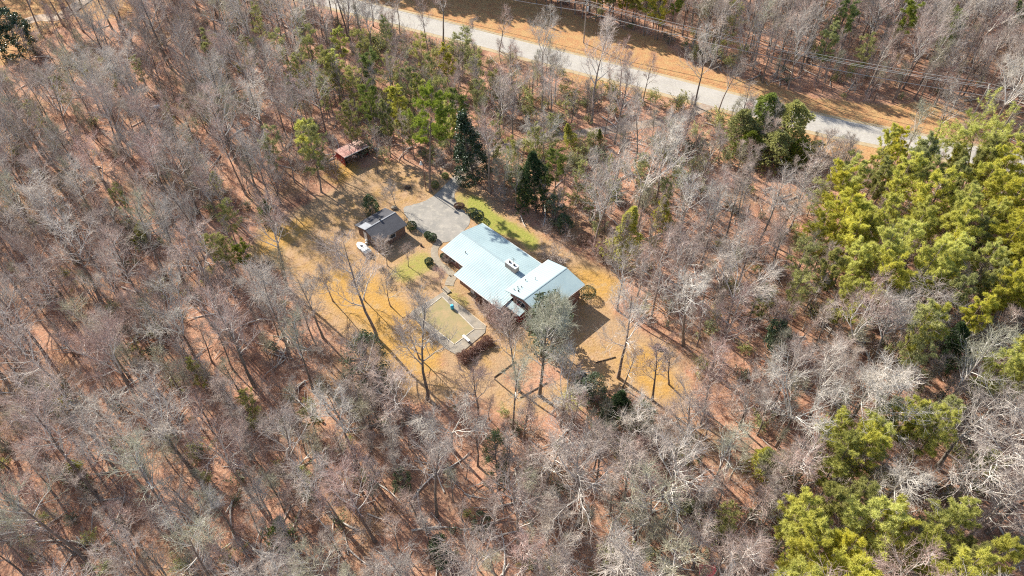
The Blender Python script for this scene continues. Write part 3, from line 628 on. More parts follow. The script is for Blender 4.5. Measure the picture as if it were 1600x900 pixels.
def bare_tree(seed, H=19., crown0=.42, limb=.34, l1=14, l2=7, l3=4, l4=2, up=.12, ang=(28, 62), twig=.85, rad=.015, forks=0, lean=0.0, tm=None):
    """returns (trunk mesh, crown mesh) unit tree of height H"""
    r = np.random.default_rng(seed); T, C = Geo(), Geo()
    r0 = H * .0125
    main = grow(r, np.zeros((1, 3)), np.array([[lean, 0, 1.]]), np.array([H * .93]), 9, .05, .045)
    mr = np.array([r0 * (1.35 if i == 0 else 1.0) * (1 - .88 * (i / 9) ** 1.1) for i in range(10)])[None]
    if forks:
        cut = main[:, :5]; mr2 = mr[:, :5]; V, Q = tubes(cut, mr2, 7); T.quads(V, Q)
        az = r.random() * 6.28 + np.arange(forks) * 6.28 / forks; dd = np.stack([np.cos(az) * .42, np.sin(az) * .42, np.ones(forks)], 1)
        mp = grow(r, np.repeat(cut[:, -1], forks, 0), dd, H * (.42 + .12 * r.random(forks)), 7, .05, .11); mrr = taper(np.full(forks, mr[0, 4] * .72), 7, .12)
        V, Q = tubes(mp, mrr, 6); C.quads(V, Q, 1); base_p, base_r = mp, mrr; t0 = .12; k1 = max(4, l1 // forks + 2)
    else:
        V, Q = tubes(main, mr, 7); T.quads(V, Q); base_p, base_r = main, mr; t0 = crown0; k1 = l1
    par, t, pos, d, rad_ = spawn(r, base_p, base_r, k1, t0, .98, *ang)
    tt = (t - t0) / (1 - t0); ln = H * limb * (1 - .62 * tt) * (.65 + .6 * r.random(len(t))) * (.62 if forks else 1)
    p1 = grow(r, pos, d, ln, 5, up, .13); rr = taper(np.maximum(.03, rad_ * .62), 5, .2); V, Q = tubes(p1, rr, 5); C.quads(V, Q, 1)
    par, t, pos, d, rad_ = spawn(r, p1, rr, l2, .18, 1., 25, 55); ln2 = ln[par] * .48 * (1.15 - .6 * t) * (.6 + .7 * r.random(len(t)))
    p2 = grow(r, pos, d, ln2, 3, up * .9, .16); rr2 = taper(np.maximum(rad * 1.7, rad_ * .6), 3, .35); V, Q = tubes(p2, rr2, 4); C.quads(V, Q, 1)
    par, t, pos, d, rad_ = spawn(r, p2, rr2, l3, .15, 1., 22, 50); ln3 = np.maximum(.5, ln2[par] * .55) * (.6 + .7 * r.random(len(t)))
    p3 = grow(r, pos, d, ln3, 2, up, .18); rr3 = taper(np.full(len(ln3), rad * 1.15), 2, .6); V, Q = tubes(p3, rr3, 3); C.quads(V, Q)
    par, t, pos, d, rad_ = spawn(r, p3, rr3, l4, .25, 1., 20, 50); ln4 = twig * (.5 + r.random(len(t)))
    p4 = grow(r, pos, d, ln4, 1, up, .2); rr4 = taper(np.full(len(ln4), rad * .85), 1, .5); V, Q = tubes(p4, rr4, 3); C.quads(V, Q)
    return T.mesh('bare_tree_trunk', [M['bark']]), C.mesh('bare_tree_crown', [tm or M['twig_grey'], M['limb_bark']])

def pine(seed, H=18., crown0=.5, R=3.2, nb=30, nm='needle_yellow', droop=0.05, top=.35, tuft=.42, k=11, flat=False, dens=1.0):
    r = np.random.default_rng(seed); T, C = Geo(), Geo(); r0 = H * .011
    main = grow(r, np.zeros((1, 3)), np.array([[0, 0, 1.]]), np.array([H * .97]), 9, .08, .025); mr = np.array([r0 * (1.3 if i == 0 else 1.0) * (1 - .86 * i / 9) for i in range(10)])[None]
    V, Q = tubes(main, mr, 7); T.quads(V, Q)
    par, t, pos, d, rad_ = spawn(r, main, mr, nb, crown0, .995, 62, 88); tt = (t - crown0) / (1 - crown0)
    shape = (np.sin(np.pi * np.clip(.22 + tt * .62, 0, 1))) if not flat else np.clip(.5 + tt, 0, 1) * (1.08 - .5 * tt ** 3)
    ln = R * np.clip(shape, top, 1) * (.6 + .6 * r.random(len(t)))
    p1 = grow(r, pos, d, ln, 4, .10 - droop, .12); rr = taper(np.maximum(.025, rad_ * .35), 4, .3); V, Q = tubes(p1, rr, 4); C.quads(V, Q, 0)
    par, t, pos, d, rad_ = spawn(r, p1, rr, 7, .25, 1., 30, 60); ln2 = np.maximum(.4, ln[par] * .38 * (1.2 - .6 * t)) * (.6 + .7 * r.random(len(t)))
    p2 = grow(r, pos, d, ln2, 2, .12, .15); rr2 = taper(np.full(len(ln2), .018), 2, .6); V, Q = tubes(p2, rr2, 3); C.quads(V, Q, 0)
    kk = max(2, int(5 * dens)); par, t, pos, d, rad_ = spawn(r, p2, rr2, kk, .1, 1., 10, 70); tufts(r, pos + r.normal(size=pos.shape) * .08, nrmz(d + [0, 0, .3]), k, tuft, .032, 1, C, .8)
    return T.mesh('pine_trunk', [M['pine_bark']]), C.mesh('pine_crown', [M['pine_bark'], M[nm]])

def leafy(seed, H=10., R=2.6, z0=.05, n=7000, size=.14, nm='leaf_dark', shape='cone', clump=90, flat=.5, cl_r=.75):
    """dense evergreen with leaves on clumped branch ends"""
    r = np.random.default_rng(seed); T, C = Geo(), Geo()
    main = grow(r, np.zeros((1, 3)), np.array([[0, 0, 1.]]), np.array([H * .9]), 5, .06, .03); mr = np.array([H * .016 * (1 - .8 * i / 5) for i in range(6)])[None]; V, Q = tubes(main, mr, 7); T.quads(V, Q)
    z = z0 + (1 - z0) * r.random(clump) ** .85
    if shape == 'cone': rad = R * np.clip(1.05 * (1 - z) ** .75, .05, 1) * np.clip(.55 + z * 3, 0, 1)
    elif shape == 'dome': rad = R * np.sqrt(np.clip(1 - ((z - .35) / .66) ** 2, .03, 1))
    else: rad = R * np.clip((1 - z) ** .5, .1, 1)
    az = r.random(clump) * 6.283; rad = rad * (.55 + .45 * r.random(clump) ** .4) * (.85 + .3 * r.random(clump))
    cc = np.stack([np.cos(az) * rad, np.sin(az) * rad, z * H], 1); axis = np.stack([0 * z, 0 * z, np.clip(z * H - rad * .35, .1, H * .88)], 1)
    p1 = np.linspace(0, 1, 4)[None, :, None] * (cc - axis)[:, None] + axis[:, None]; V, Q = tubes(p1, taper(np.full(clump, .05), 3, .4), 4); C.quads(V, Q, 0)
    w_ = r.integers(0, clump, n); off = nrmz(r.normal(size=(n, 3))) * (r.random(n) ** .45)[:, None] * cl_r * (.6 + .8 * r.random(clump))[w_][:, None] * np.array([1, 1, .75])
    leaves(r, cc[w_] + off, np.full(n, size), 1, C, flat)
    return T.mesh('evergreen_trunk', [M['bark']]), C.mesh('evergreen_crown', [M['bark'], M[nm]])

def cedar(seed, H=9., R=1.6, nm='needle_green', n=900, k=9, ln=.32, pw=.8):
    r = np.random.default_rng(seed); T, C = Geo(), Geo()
    main = grow(r, np.zeros((1, 3)), np.array([[0, 0, 1.]]), np.array([H * .95]), 5, .06, .03); mr = np.array([H * .014 * (1 - .85 * i / 5) for i in range(6)])[None]; V, Q = tubes(main, mr, 6); T.quads(V, Q)
    z = .06 + .93 * r.random(n) ** .8; lob = 1 + .25 * np.sin(z * 19 + seed) ; az = r.random(n) * 6.283; lob *= 1 + .34 * np.sin(az * 3 + z * 9 + seed)
    rad = R * lob * np.clip((1 - z) ** pw, .04, 1) * np.clip(.5 + z * 4, 0, 1) * (.45 + .6 * r.random(n) ** .4)
    cc = np.stack([np.cos(az) * rad, np.sin(az) * rad, z * H], 1); dd = nrmz(np.stack([np.cos(az), np.sin(az), .8 + 0 * az], 1))
    tufts(r, cc, dd, k, ln, .06, 1, C, .7); s = slice(0, 120); st = cc[s] * np.array([.0, .0, .95]); p1 = np.stack([st, (st + cc[s]) / 2 + [0, 0, .05], cc[s]], 1); V, Q = tubes(p1, taper(np.full(120, .03), 2, .4), 3); C.quads(V, Q, 0)
    return T.mesh('cedar_trunk', [M['bark']]), C.mesh('cedar_crown', [M['bark'], M[nm]])

def brush(seed, H=2.5, n=9, tm=None, leaf=None, spread=.5, nl=0, rad=.012, l2=7, l3=5):
    r = np.random.default_rng(seed); C = Geo()
    st = r.normal(size=(n, 3)) * [.25 * H * .5, .25 * H * .5, 0]; d = nrmz(r.normal(size=(n, 3)) * [spread, spread, 0] + [0, 0, 1]); ln = H * (.6 + .5 * r.random(n))
    p = grow(r, st, d, ln, 4, .05, .12); rr = taper(np.full(n, rad * 1.9), 4, .4); V, Q = tubes(p, rr, 4); C.quads(V, Q)
    par, t, pos, d, _ = spawn(r, p, rr, l2, .2, 1., 25, 55); l = ln[par] * .4 * (.5 + .7 * r.random(len(t))); p2 = grow(r, pos, d, l, 2, .1, .15); r2 = taper(np.full(len(l), rad * 1.2), 2, .6); V, Q = tubes(p2, r2, 3); C.quads(V, Q)
    par, t, pos, d, _ = spawn(r, p2, r2, l3, .2, 1., 25, 55); l = l[par] * .5 * (.5 + .7 * r.random(len(t))); p3 = grow(r, pos, d, l, 1, .1, .15); V, Q = tubes(p3, taper(np.full(len(l), rad), 1, .6), 3); C.quads(V, Q)
    mats = [tm or M['twig_grey']]
    if leaf: leaves(r, p3[r.integers(0, len(p3), nl), 1], np.full(nl, .09), 1, C, .4, .08); mats.append(M[leaf])
    return C.mesh('undergrowth', mats)

# ---- the variants (each a pair of meshes: trunk, crown) with their nominal height
TW = ['twig_grey', 'twig_pink', 'twig_pale', 'twig_olive']
VAR = {}
VAR['bare'] = []
specs = [dict(H=19, crown0=.42, limb=.30, l1=16, tm='twig_grey'), dict(H=20, crown0=.50, limb=.24, l1=16, tm='twig_pink'), dict(H=18, crown0=.36, limb=.34, l1=18, tm='twig_grey', ang=(35, 70)),
         dict(H=17, crown0=.40, limb=.30, l1=15, tm='twig_pink', up=.16), dict(H=21, crown0=.52, limb=.22, l1=18, tm='twig_grey', ang=(30, 58)), dict(H=18, forks=3, l1=15, limb=.42, tm='twig_grey'),
         dict(H=17, forks=4, l1=18, limb=.38, tm='twig_pale'), dict(H=19, crown0=.45, limb=.30, l1=17, tm='twig_pale', ang=(38, 72)), dict(H=16, forks=3, l1=16, limb=.40, tm='twig_pink'),
         dict(H=15, crown0=.38, limb=.30, l1=14, tm='twig_olive'), dict(H=20, crown0=.48, limb=.27, l1=17, tm='twig_pink', lean=.12), dict(H=14, crown0=.3, limb=.30, l1=14, tm='twig_grey', lean=.15, l3=6)]
for i, s in enumerate(specs):
    s = dict(s); tmn = s.pop('tm'); VAR['bare'].append((*bare_tree(100 + i, tm=M[tmn], **s), s['H'], tmn, 'forked' if s.get('forks') else ('slender' if s['limb'] < .28 else 'broad')))
VAR['sparse'] = [(*bare_tree(140 + i, H=19, crown0=.38, limb=.32, l1=15, l2=7, l3=6, l4=2, tm=M[t], rad=.016), 19, t, 'open') for i, t in enumerate(('twig_grey', 'twig_pale', 'twig_pink'))]
VAR['small'] = [(*bare_tree(160 + i, H=7, crown0=.25, limb=.42, l1=13, l2=7, l3=6, l4=3, tm=M[t], rad=.010, twig=.4, ang=(35, 65)), 7, t, 'small') for i, t in enumerate(('twig_grey', 'twig_pink', 'twig_grey', 'twig_olive'))]
VAR['sapling'] = [(*bare_tree(180 + i, H=9, crown0=.35, limb=.22, l1=12, l2=5, l3=5, l4=2, tm=M[t], rad=.010, twig=.45, ang=(25, 50)), 9, t, 'thin') for i, t in enumerate(('twig_pink', 'twig_grey', 'twig_olive'))]
VAR['pine'] = [(*pine(200 + i, H=17, crown0=c0, R=R, nm=nm, nb=nb, dens=1.6, tuft=.44, k=13), 17, nm, '') for i, (c0, R, nm, nb) in enumerate(((.32, 3.0, 'needle_yellow', 40), (.4, 3.3, 'needle_yellow', 34), (.28, 3.5, 'needle_yellow', 40), (.36, 2.6, 'needle_olive', 34)))]
VAR['greenpine'] = [(*pine(210 + i, H=18, crown0=c0, R=R, nm='needle_green', nb=nb, dens=1.4), 18, 'needle_green', '') for i, (c0, R, nb) in enumerate(((.45, 3.2, 34), (.5, 2.8, 30)))]
VAR['olive'] = [(*pine(220 + i, H=14, crown0=c0, R=R, nm='needle_olive', nb=nb, dens=.8, k=9), 14, 'needle_olive', '') for i, (c0, R, nb) in enumerate(((.3, 2.6, 30), (.25, 2.9, 32)))]
VAR['cedar'] = [(*cedar(230, 9, 1.7, 'needle_green'), 9, '', ''), (*cedar(231, 9, 2.1, 'needle_yellow', 1100), 9, '', ''), (*cedar(232, 8, 2.6, 'needle_green', 1300, pw=.5), 8, '', ''), (*cedar(233, 8, 2.7, 'needle_olive', 1300, pw=.5), 8, '', '')]
VAR['magnolia'] = [(*leafy(240, 13, 3.2, n=9000, size=.17, clump=150), 13, '', ''), (*leafy(241, 9, 2.7, n=6500, size=.16, clump=90, shape='dome'), 9, '', '')]
M['needle_dark'] = mat('deep_green_needles', (.085, .13, .045), .7, (.04, .07, .03), .6, transl=.2)
VAR['darkcone'] = [(*cedar(245, 10, 2.6, 'needle_dark', 1100, k=10, ln=.4, pw=.6), 10, '', '')]
VAR['holly'] = [(*leafy(250, 5, 1.6, n=3000, size=.12, clump=45, nm='leaf_holly', shape='dome', cl_r=.5), 5, '', ''), (*leafy(251, 5, 1.9, n=2600, size=.12, clump=40, nm='leaf_sage', shape='dome', cl_r=.5), 5, '', ''), (*leafy(252, 5, 1.5, n=6500, size=.055, clump=75, nm='leaf_holly', shape='dome', cl_r=.42), 5, '', '')]

PROT = []
PLACED = []       # (x, y, r) of trunks already standing
ri = random.Random(11)
def put(name, var, x, y, h, label, cat, group, rz=None, lean=None, sxy=1.0, reg=True):
    tm, cm, H0 = var[:3]; s = h / H0; o = empty(name, (x, y, -.03), label, cat, group)
    o.rotation_euler = (0, 0, ri.uniform(0, 6.283) if rz is None else rz)
    if lean is not None: o.rotation_euler = Vector(lean).normalized().to_track_quat('Z', 'Y').to_euler()
    o.scale = (s * sxy, s * sxy, s)
    a = link('trunk', tm, o); c = link('crown', cm, o)
    if reg: PLACED.append((x, y))
    return o
def lean_to(b, tp, h):         # direction from a base pixel to a crown-top pixel at height h, kept near vertical
    q0, q1 = P(*b), P(tp[0], tp[1], h); d = q1 - q0; k = math.hypot(d[0], d[1]); mx = .30 * h
    if k > mx: d[0] *= mx / k; d[1] *= mx / k
    return d
def named(kind, k, b, tp, h, label, cat, group=None, name=None, sxy=1.0):
    if tp and kind not in ('bare', 'sparse', 'small', 'sapling'): PROT.extend([((b[0] + tp[0] * 3) / 4, (b[1] + tp[1] * 3) / 4, 24, .05), ((b[0] + tp[0]) / 2, (b[1] + tp[1]) / 2, 20, .1)])
    elif tp: PROT.append((tp[0], (b[1] + tp[1] * 3) / 4, 22, .35))
    q = P(*b); nm = name or {'bare': 'bare_tree', 'sparse': 'bare_tree', 'small': 'small_bare_tree', 'sapling': 'sapling', 'pine': 'pine_tree', 'greenpine': 'pine_tree', 'olive': 'pine_tree', 'cedar': 'cedar_tree', 'magnolia': 'magnolia_tree', 'darkcone': 'evergreen_tree', 'holly': 'holly_bush'}[kind]
    return put(nm, VAR[kind][k], q[0], q[1], h, label, cat, group, lean=lean_to(b, tp, h) if tp else None, sxy=sxy)

# ---- singular trees
tallp = (*pine(300, H=21.5, crown0=.52, R=3.9, nb=34, nm='needle_yellow', tuft=.5, dens=2.0), 21.5)
tm_, cm_ = tallp[0], tallp[1]; cm_.materials[1] = mat('bright_green_needles', (.36, .42, .05), .7, (.22, .28, .04), .5, transl=.35)
q = P(672, 299); put('pine_tree', tallp, q[0], q[1], 21.5, 'tallest pine with long bare trunk standing beside the driveway', 'pine tree', 'pine trees', lean=lean_to((672, 299), (664, 140), 21.5))
named('magnolia', 0, (741, 283), (722, 178), 14.5, 'tall dark glossy cone-shaped magnolia where the lane enters the yard', 'magnolia tree', sxy=1.05)
named('greenpine', 0, (588, 222), (572, 128), 15, 'green pine standing just behind the red open shed', 'pine tree', 'pine trees', sxy=.85)
named('olive', 0, (502, 300), (488, 188), 15, 'green pine left of the red shed at the yard corner', 'pine tree', 'pine trees')
named('olive', 1, (432, 278), (424, 196), 14, 'pale olive pine in the wood left of the shed', 'pine tree', 'pine trees', sxy=.8)
named('darkcone', 0, (838, 330), (832, 236), 12, 'dark dense evergreen at the shaded edge of the lawn', 'evergreen tree', name='evergreen_tree')
named('cedar', 0, (820, 322), (812, 258), 8.5, 'green cedar in front of the dark evergreen by the lawn', 'cedar', 'cedars')
named('cedar', 1, (968, 408), (992, 322), 11.5, 'narrow yellow-green cedar right of the lawn, upper edge of the clearing', 'cedar', 'cedars', sxy=1.1)
named('cedar', 1, (1034, 358), (1038, 305), 7, 'bright green bushy cedar standing alone among bare trees right of the lawn', 'cedar', 'cedars', sxy=1.2)
named('cedar', 1, (893, 232), (886, 192), 6, 'small bright green cedar above the lawn near the lane', 'cedar', 'cedars', sxy=1.2)
named('cedar', 0, (938, 222), (936, 202), 4, 'tiny dark green cedar beside the driveway lane', 'cedar', 'cedars')
named('holly', 1, (868, 345), (866, 305), 6, 'sage green shrub at the shaded upper edge of the lawn', 'shrub', name='shrub', sxy=.8)
named('holly', 0, (884, 362), (880, 335), 3.6, 'broad-leaved green rhododendron-like bush on the lawn edge', 'bush', name='leafy_bush', sxy=1.2)
named('magnolia', 1, (32, 84), (25, 22), 12, 'dark glossy magnolia at the top left corner by the dirt track', 'magnolia tree', sxy=1.1)
named('holly', 2, (592, 618), (548, 500), 11, 'dark green leafy magnolia among bare branches below the golden yard', 'magnolia tree', name='magnolia_tree', sxy=.95)
named('holly', 2, (778, 765), (772, 670), 10, 'tall dark evergreen with grey twigs in the lower middle wood', 'evergreen tree', name='evergreen_tree', sxy=.55)
named('holly', 0, (1218, 548), (1215, 500), 6.5, 'dark green holly alone in the bare wood right of the clearing', 'holly', name='holly_tree', sxy=.9)
named('darkcone', 0, (1488, 585), (1500, 500), 11, 'dark green evergreen beside the yellow pines at the right', 'evergreen tree', name='evergreen_tree', sxy=.8)
named('holly', 0, (688, 884), (687, 842), 5.5, 'dense dark green holly near the bottom edge of the photo', 'holly', name='holly_tree', sxy=.85)
named('holly', 1, (628, 764), (627, 735), 4, 'round blue-green bush below the yard in the lower wood', 'bush', name='leafy_bush', sxy=.8)
named('holly', 1, (752, 830), (752, 802), 3.6, 'small pale green bush in the lower middle wood', 'bush', name='leafy_bush', sxy=.8)
named('holly', 0, (583, 336), (576, 306), 4.2, 'dark green bush behind the charcoal-roofed garage', 'bush', name='leafy_bush', sxy=1.0)
named('cedar', 1, (1192, 740), (1200, 700), 6, 'low yellow-green pine sapling left of the leaning tall trunks', 'cedar', 'cedars', sxy=1.5)
for (b, t, h, lab, kk, sx) in (((140, 120), (135, 90), 5, 'olive green bush in the upper left wood', 1, 1.2), ((222, 375), (222, 345), 5, 'light green bush in the left wood above the fallen limbs', 1, 1.2), ((118, 740), (118, 722), 3.5, 'lime green bush near the lower left corner', 1, 1.6),
                           ((338, 300), (335, 268), 6, 'light green bush left of the shed in the wood', 1, 1), ((432, 850), (440, 805), 6, 'dark green bush in the lower left wood', 0, 1.3), ((415, 345), (412, 310), 6, 'dark cedar at the upper left edge of the golden grass', 0, 1.2)):
    q = P(*b); put('evergreen_bush', VAR['cedar'][kk], q[0], q[1], h, lab, 'bush', 'evergreen bushes in the wood', lean=lean_to(b, t, h), sxy=sx)
# junipers beside the road
for k, (b, h, sx, lab) in enumerate((((1150, 232), 8, 1.1, 'leftmost green juniper of the clump below the road'), ((1185, 222), 10, 1.0, 'tall green juniper at the top of the clump below the road'), ((1222, 236), 10, 1.1, 'right-hand green juniper of the clump below the road'),
                                    ((1165, 250), 6, 1.2, 'low yellow-green juniper in front of the clump below the road'), ((1205, 258), 7, 1.3, 'middle green juniper in front of the clump below the road'), ((1240, 262), 6, 1.1, 'rightmost low juniper of the clump below the road'), ((1276, 238), 2.5, 1.3, 'tiny juniper on the verge right of the juniper clump'))):
    q = P(*b); put('juniper_tree', VAR['cedar'][2 if k % 2 else 3], q[0], q[1], h * 1.12, lab, 'juniper', 'junipers below the road', sxy=sx * 1.2)
bp_ = (*pine(301, H=15, crown0=.55, R=7.0, nb=36, nm='needle_yellow', flat=True, dens=1.8, tuft=.5), 15)
q = P(1503, 292); put('pine_tree', bp_, q[0], q[1], 16, 'broad flat-topped yellow-green pine covering the end of the road', 'pine tree', 'pine trees', lean=lean_to((1503, 292), (1535, 190), 16))
# clipped bushes
def bush(pxy, r, label, name='clipped_bush', m='leaf_holly', sq=(1, 1, .85), n=1500, grp='clipped round bushes'):
    g = Geo(); r_ = np.random.default_rng(int(pxy[0] * 7)); d = nrmz(r_.normal(size=(n, 3))); c = d * (r * (.86 + .16 * r_.random(n)))[:, None] * np.array(sq) + [0, 0, r * sq[2] * .9]; c[:, 2] = np.maximum(c[:, 2], .05)
    leaves(r_, c, np.full(n, .085), 0, g, .2); q = P(*pxy); o = link(name, g.mesh(name, [M[m]]), None, (q[0], q[1], 0)); tag(o, label, 'bush', grp)
bush(z3(752, 415), .95, 'largest clipped round bush at the garage corner'); bush(z3(935, 512), .72, 'clipped round bush by the driveway, left of its pair'); bush(z3(988, 540), .82, 'clipped round bush by the driveway, right of its pair')
bush(z3(948, 815), .78, 'lone clipped round bush on the lawn left of the curved path')
bush(z3(1440, 255), .95, 'dark shrub on the north corner of the house, left one', 'dark_shrub', 'leaf_dark', (1.2, 1.1, .7), grp=None); bush(z3(1500, 300), 1.1, 'dark shrub against the north corner of the house roof', 'dark_shrub', 'leaf_dark', (1.1, 1.0, .8), grp=None)
bush(z3(1290, 175), .8, 'reddish low shrub beside the driveway and green lawn', 'low_shrub', 'leaf_brown', (1.3, 1, .6), grp=None)
bush(z2(345, 345), .6, 'dark shrub under the front eave of the house', 'dark_shrub', 'leaf_dark', grp=None); bush(z2(1395, 625), 1.3, 'dark green shrub off the right corner of the house', 'dark_shrub', 'leaf_dark', (1.2, 1, .8), grp=None)
bush(z1(800, 310), 1.3, 'dark spreading shrub at the foot of the tall magnolia', 'dark_shrub', 'leaf_dark', (1.5, 1.2, .7), grp=None)
bush(z1(680, 270), .7, 'low shrub on the verge left of the lane', 'low_shrub', 'needle_olive', grp=None); bush(z1(625, 320), .8, 'low shrub at the foot of the tallest pine', 'low_shrub', 'needle_olive', grp=None)
bush((913, 382), 1.5, 'russet round bush on the right edge of the lawn', 'russet_bush', 'leaf_brown', (1, 1, .8), grp=None)
bush(z2(620, 690), 1.0, 'brown bush at the lower corner of the house, nearest the pool', 'russet_bush', 'leaf_brown', grp=None)
# bare grey shrubs near the house
def bareb(pxy, h, label, tmn='twig_grey', n=22, seed=1):
    q = P(*pxy); o = link('bare_shrub', brush(seed, h, n, M[tmn], spread=.8, l2=9, l3=6), None, (q[0], q[1], 0)); tag(o, label, 'shrub', 'bare shrubs round the house')
bareb((862, 412), 3.6, 'leafless grey shrub against the back eave of the house', 'twig_grey', 34, 1); bareb((762, 492), 3.0, 'leafless dark shrub at the lower house corner beside the pool deck', 'twig_grey', 30, 2)
bareb((775, 500), 3.0, 'leafless shrub below the lower corner of the main roof', 'twig_pink', 30, 3); bareb((790, 508), 2.6, 'leafless shrub just left of the red porch', 'twig_grey', 26, 4)
bareb((935, 395), 3.2, 'leafless brown shrub at the right edge of the lawn', 'twig_pink', 30, 5); bareb((948, 408), 3.4, 'leafless shrub beside the narrow cedar', 'twig_grey', 30, 6); bareb((700, 410), 1.4, 'low leafless shrub under the stepped front eave', 'twig_grey', 20, 7)
# hedge behind the pool
g = Geo(); rh = np.random.default_rng(9); h0, h1 = P(*z9(665, 945)), P(*z9(1030, 690)); n = 5200; t = rh.random(n); an = rh.random(n) * np.pi; rr_ = (1.0 + .25 * np.sin(t * 7 + 1)) * (.55 + .5 * rh.random(n)) * (1 + .15 * np.sin(t * 31)); dh = (h1 - h0)[:2]; Lh = np.linalg.norm(dh); dh /= Lh
c = h0[:2] + dh * (t * Lh)[:, None] + np.array([-dh[1], dh[0]]) * (np.cos(an) * rr_)[:, None]; z = np.sin(an) * rr_ * .95 + .1
leaves(rh, np.c_[c - h0[:2], z], np.full(n, .085), 0, g, .1, .05)
hn = 620; t = rh.random(hn); st = np.c_[dh * (t * Lh)[:, None] + rh.normal(size=(hn, 2)) * .3, np.zeros(hn)]; p = grow(rh, st, nrmz(rh.normal(size=(hn, 3)) * [.5, .5, 0] + [0, 0, 1]), .8 + .7 * rh.random(hn), 3, 0, .2); V, Q_ = tubes(p, taper(np.full(hn, .02), 3, .5), 3); g.quads(V, Q_, 1)
hd = link('hedge', g.mesh('hedge', [M['leaf_brown'], M['twig_pink']]), None, (h0[0], h0[1], 0)); tag(hd, 'long russet hedge along the lower end of the pool deck', 'hedge')

# ---- notable bare trees: (kind, variant, base px, top px, height, label)
NB = [('sparse', 0, (590, 531), (520, 372), 21, 'big open bare tree leaning left over the golden yard'), ('sparse', 1, (505, 528), (452, 430), 15, 'pale bare tree leaning left at the lower edge of the golden yard'),
 ('sparse', 0, (669, 624), (640, 462), 20, 'bare tree with forked crown in front of the pool'), ('sparse', 2, (748, 655), (742, 560), 15, 'bare tree with spreading white limbs below the hedge'),
 ('sparse', 2, (812, 612), (788, 480), 15, 'thin bare tree bending left between hedge and house'), 
 ('sparse', 1, (966, 590), (976, 448), 19, 'pale bare tree with tall straight trunk in the right clearing'), ('sparse', 2, (973, 605), (990, 540), 10, 'small forked bare tree beside the pale one in the right clearing'),
 ('sapling', 0, (1019, 625), (1042, 525), 14, 'thin leafless trunk standing alone in the orange clearing'), ('bare', 7, (1068, 540), (1082, 408), 19, 'tall pale-trunked bare tree at the right edge of the clearing'),
 ('small', 0, (605, 415), (600, 370), 6.5, 'small dark bare tree in front of the charcoal-roofed garage'), ('small', 1, (638, 416), (634, 385), 5, 'small bare tree on the lawn between garage and curved path'),
 ('small', 2, (618, 322), (608, 285), 6.5, 'small spreading bare tree between garage and driveway'), ('small', 0, (688, 270), (682, 245), 6, 'small dark bare tree beside the lane left of the magnolia'),
 ('sparse', 0, (924, 192), (940, 8), 22, 'tallest dark-trunked bare tree crossing the road in front'), ('sparse', 1, (1085, 166), (1100, 42), 17, 'wide bare tree on the near side of the road'), ('sparse', 0, (1122, 174), (1160, 82), 13, 'leaning bare tree on the near verge of the road'),
 ('sparse', 2, (800, 152), (800, 60), 15, 'slim bare tree in front of the road at its middle'), ('sapling', 1, (720, 95), (740, 20), 12, 'thin bare tree against the pale road, first from the left'), ('sapling', 0, (780, 80), (790, 10), 12, 'thin bare tree rising over the road bank'),
 ('sapling', 1, (612, 72), (618, 5), 12, 'thin bare tree below the road near the top edge'), ('sparse', 2, (960, 225), (980, 100), 17, 'dark bare tree beside the lane bend'), ('sparse', 0, (992, 262), (1005, 150), 17, 'bare tree with dark trunk right of the lane'),
 ('sparse', 1, (1025, 320), (1060, 190), 19, 'big forked pale bare tree above the bright green cedar'), ('sparse', 1, (925, 340), (928, 235), 14, 'pale bare tree standing behind the lawn shrubs'), ('bare', 6, (835, 260), (845, 170), 14, 'bushy pale bare tree behind the dark evergreen'),
 ('bare', 7, (1323, 670), (1375, 560), 20, 'bare tree with long pale leaning trunk in the lower right wood'), ('sparse', 1, (1345, 700), (1400, 570), 21, 'pale thin trunk leaning right in the lower right wood'), ('bare', 2, (1464, 730), (1545, 600), 22, 'big round-crowned bare tree with long white trunk at lower right'),
 ('bare', 2, (1475, 795), (1560, 690), 22, 'round-crowned bare tree at the right edge below the biggest one'), ('bare', 6, (1214, 698), (1262, 575), 19, 'bare tree with thick fan of white limbs in the right wood'), ('bare', 3, (1232, 778), (1268, 690), 17, 'slender pale bare tree left of the lower right pines'),
 ('bare', 7, (1376, 790), (1422, 720), 17, 'pale bare tree between the two lower right pine clumps'), ('bare', 5, (1155, 668), (1178, 600), 14, 'thin pale tree in the right wood near the clearing corner'), ('sparse', 2, (1078, 705), (1095, 600), 18, 'dark-trunked bare tree below the right clearing'),
 ('bare', 6, (705, 700), (700, 640), 16, 'bare tree with white antler-like limbs below the yard'), ('bare', 6, (1035, 720), (1050, 670), 12, 'white-limbed bare tree in the lower middle wood'), ('bare', 6, (880, 880), (865, 800), 14, 'bare tree with white limbs near the bottom centre'),
 ('bare', 2, (1405, 545), (1440, 440), 18, 'bare tree beside the pale green pine at the right'), ('bare', 4, (1358, 600), (1400, 430), 20, 'leaning bare tree with white trunk in the right wood'), ('bare', 3, (590, 270), (585, 200), 9, 'brown twiggy tree between red shed and tallest pine')]
for kd, k, b, t, h, lab in NB: named(kd, k, b, t, h, lab, 'bare tree', 'bare winter trees', name='bare_tree')
rnd = (*bare_tree(310, H=20, crown0=.34, limb=.26, l1=26, l2=9, l3=7, l4=3, up=.10, ang=(35, 75), rad=.015, tm=mat('grey_green_twigs', (.55, .54, .43), .85, (.36, .36, .26), .5)), 20)
q = P(843, 618); put('bare_tree', rnd, q[0], q[1], 20, 'large rounded grey-green tree with dense bare crown in front of the wing', 'bare tree', 'bare winter trees', lean=lean_to((843, 618), (862, 460), 20))
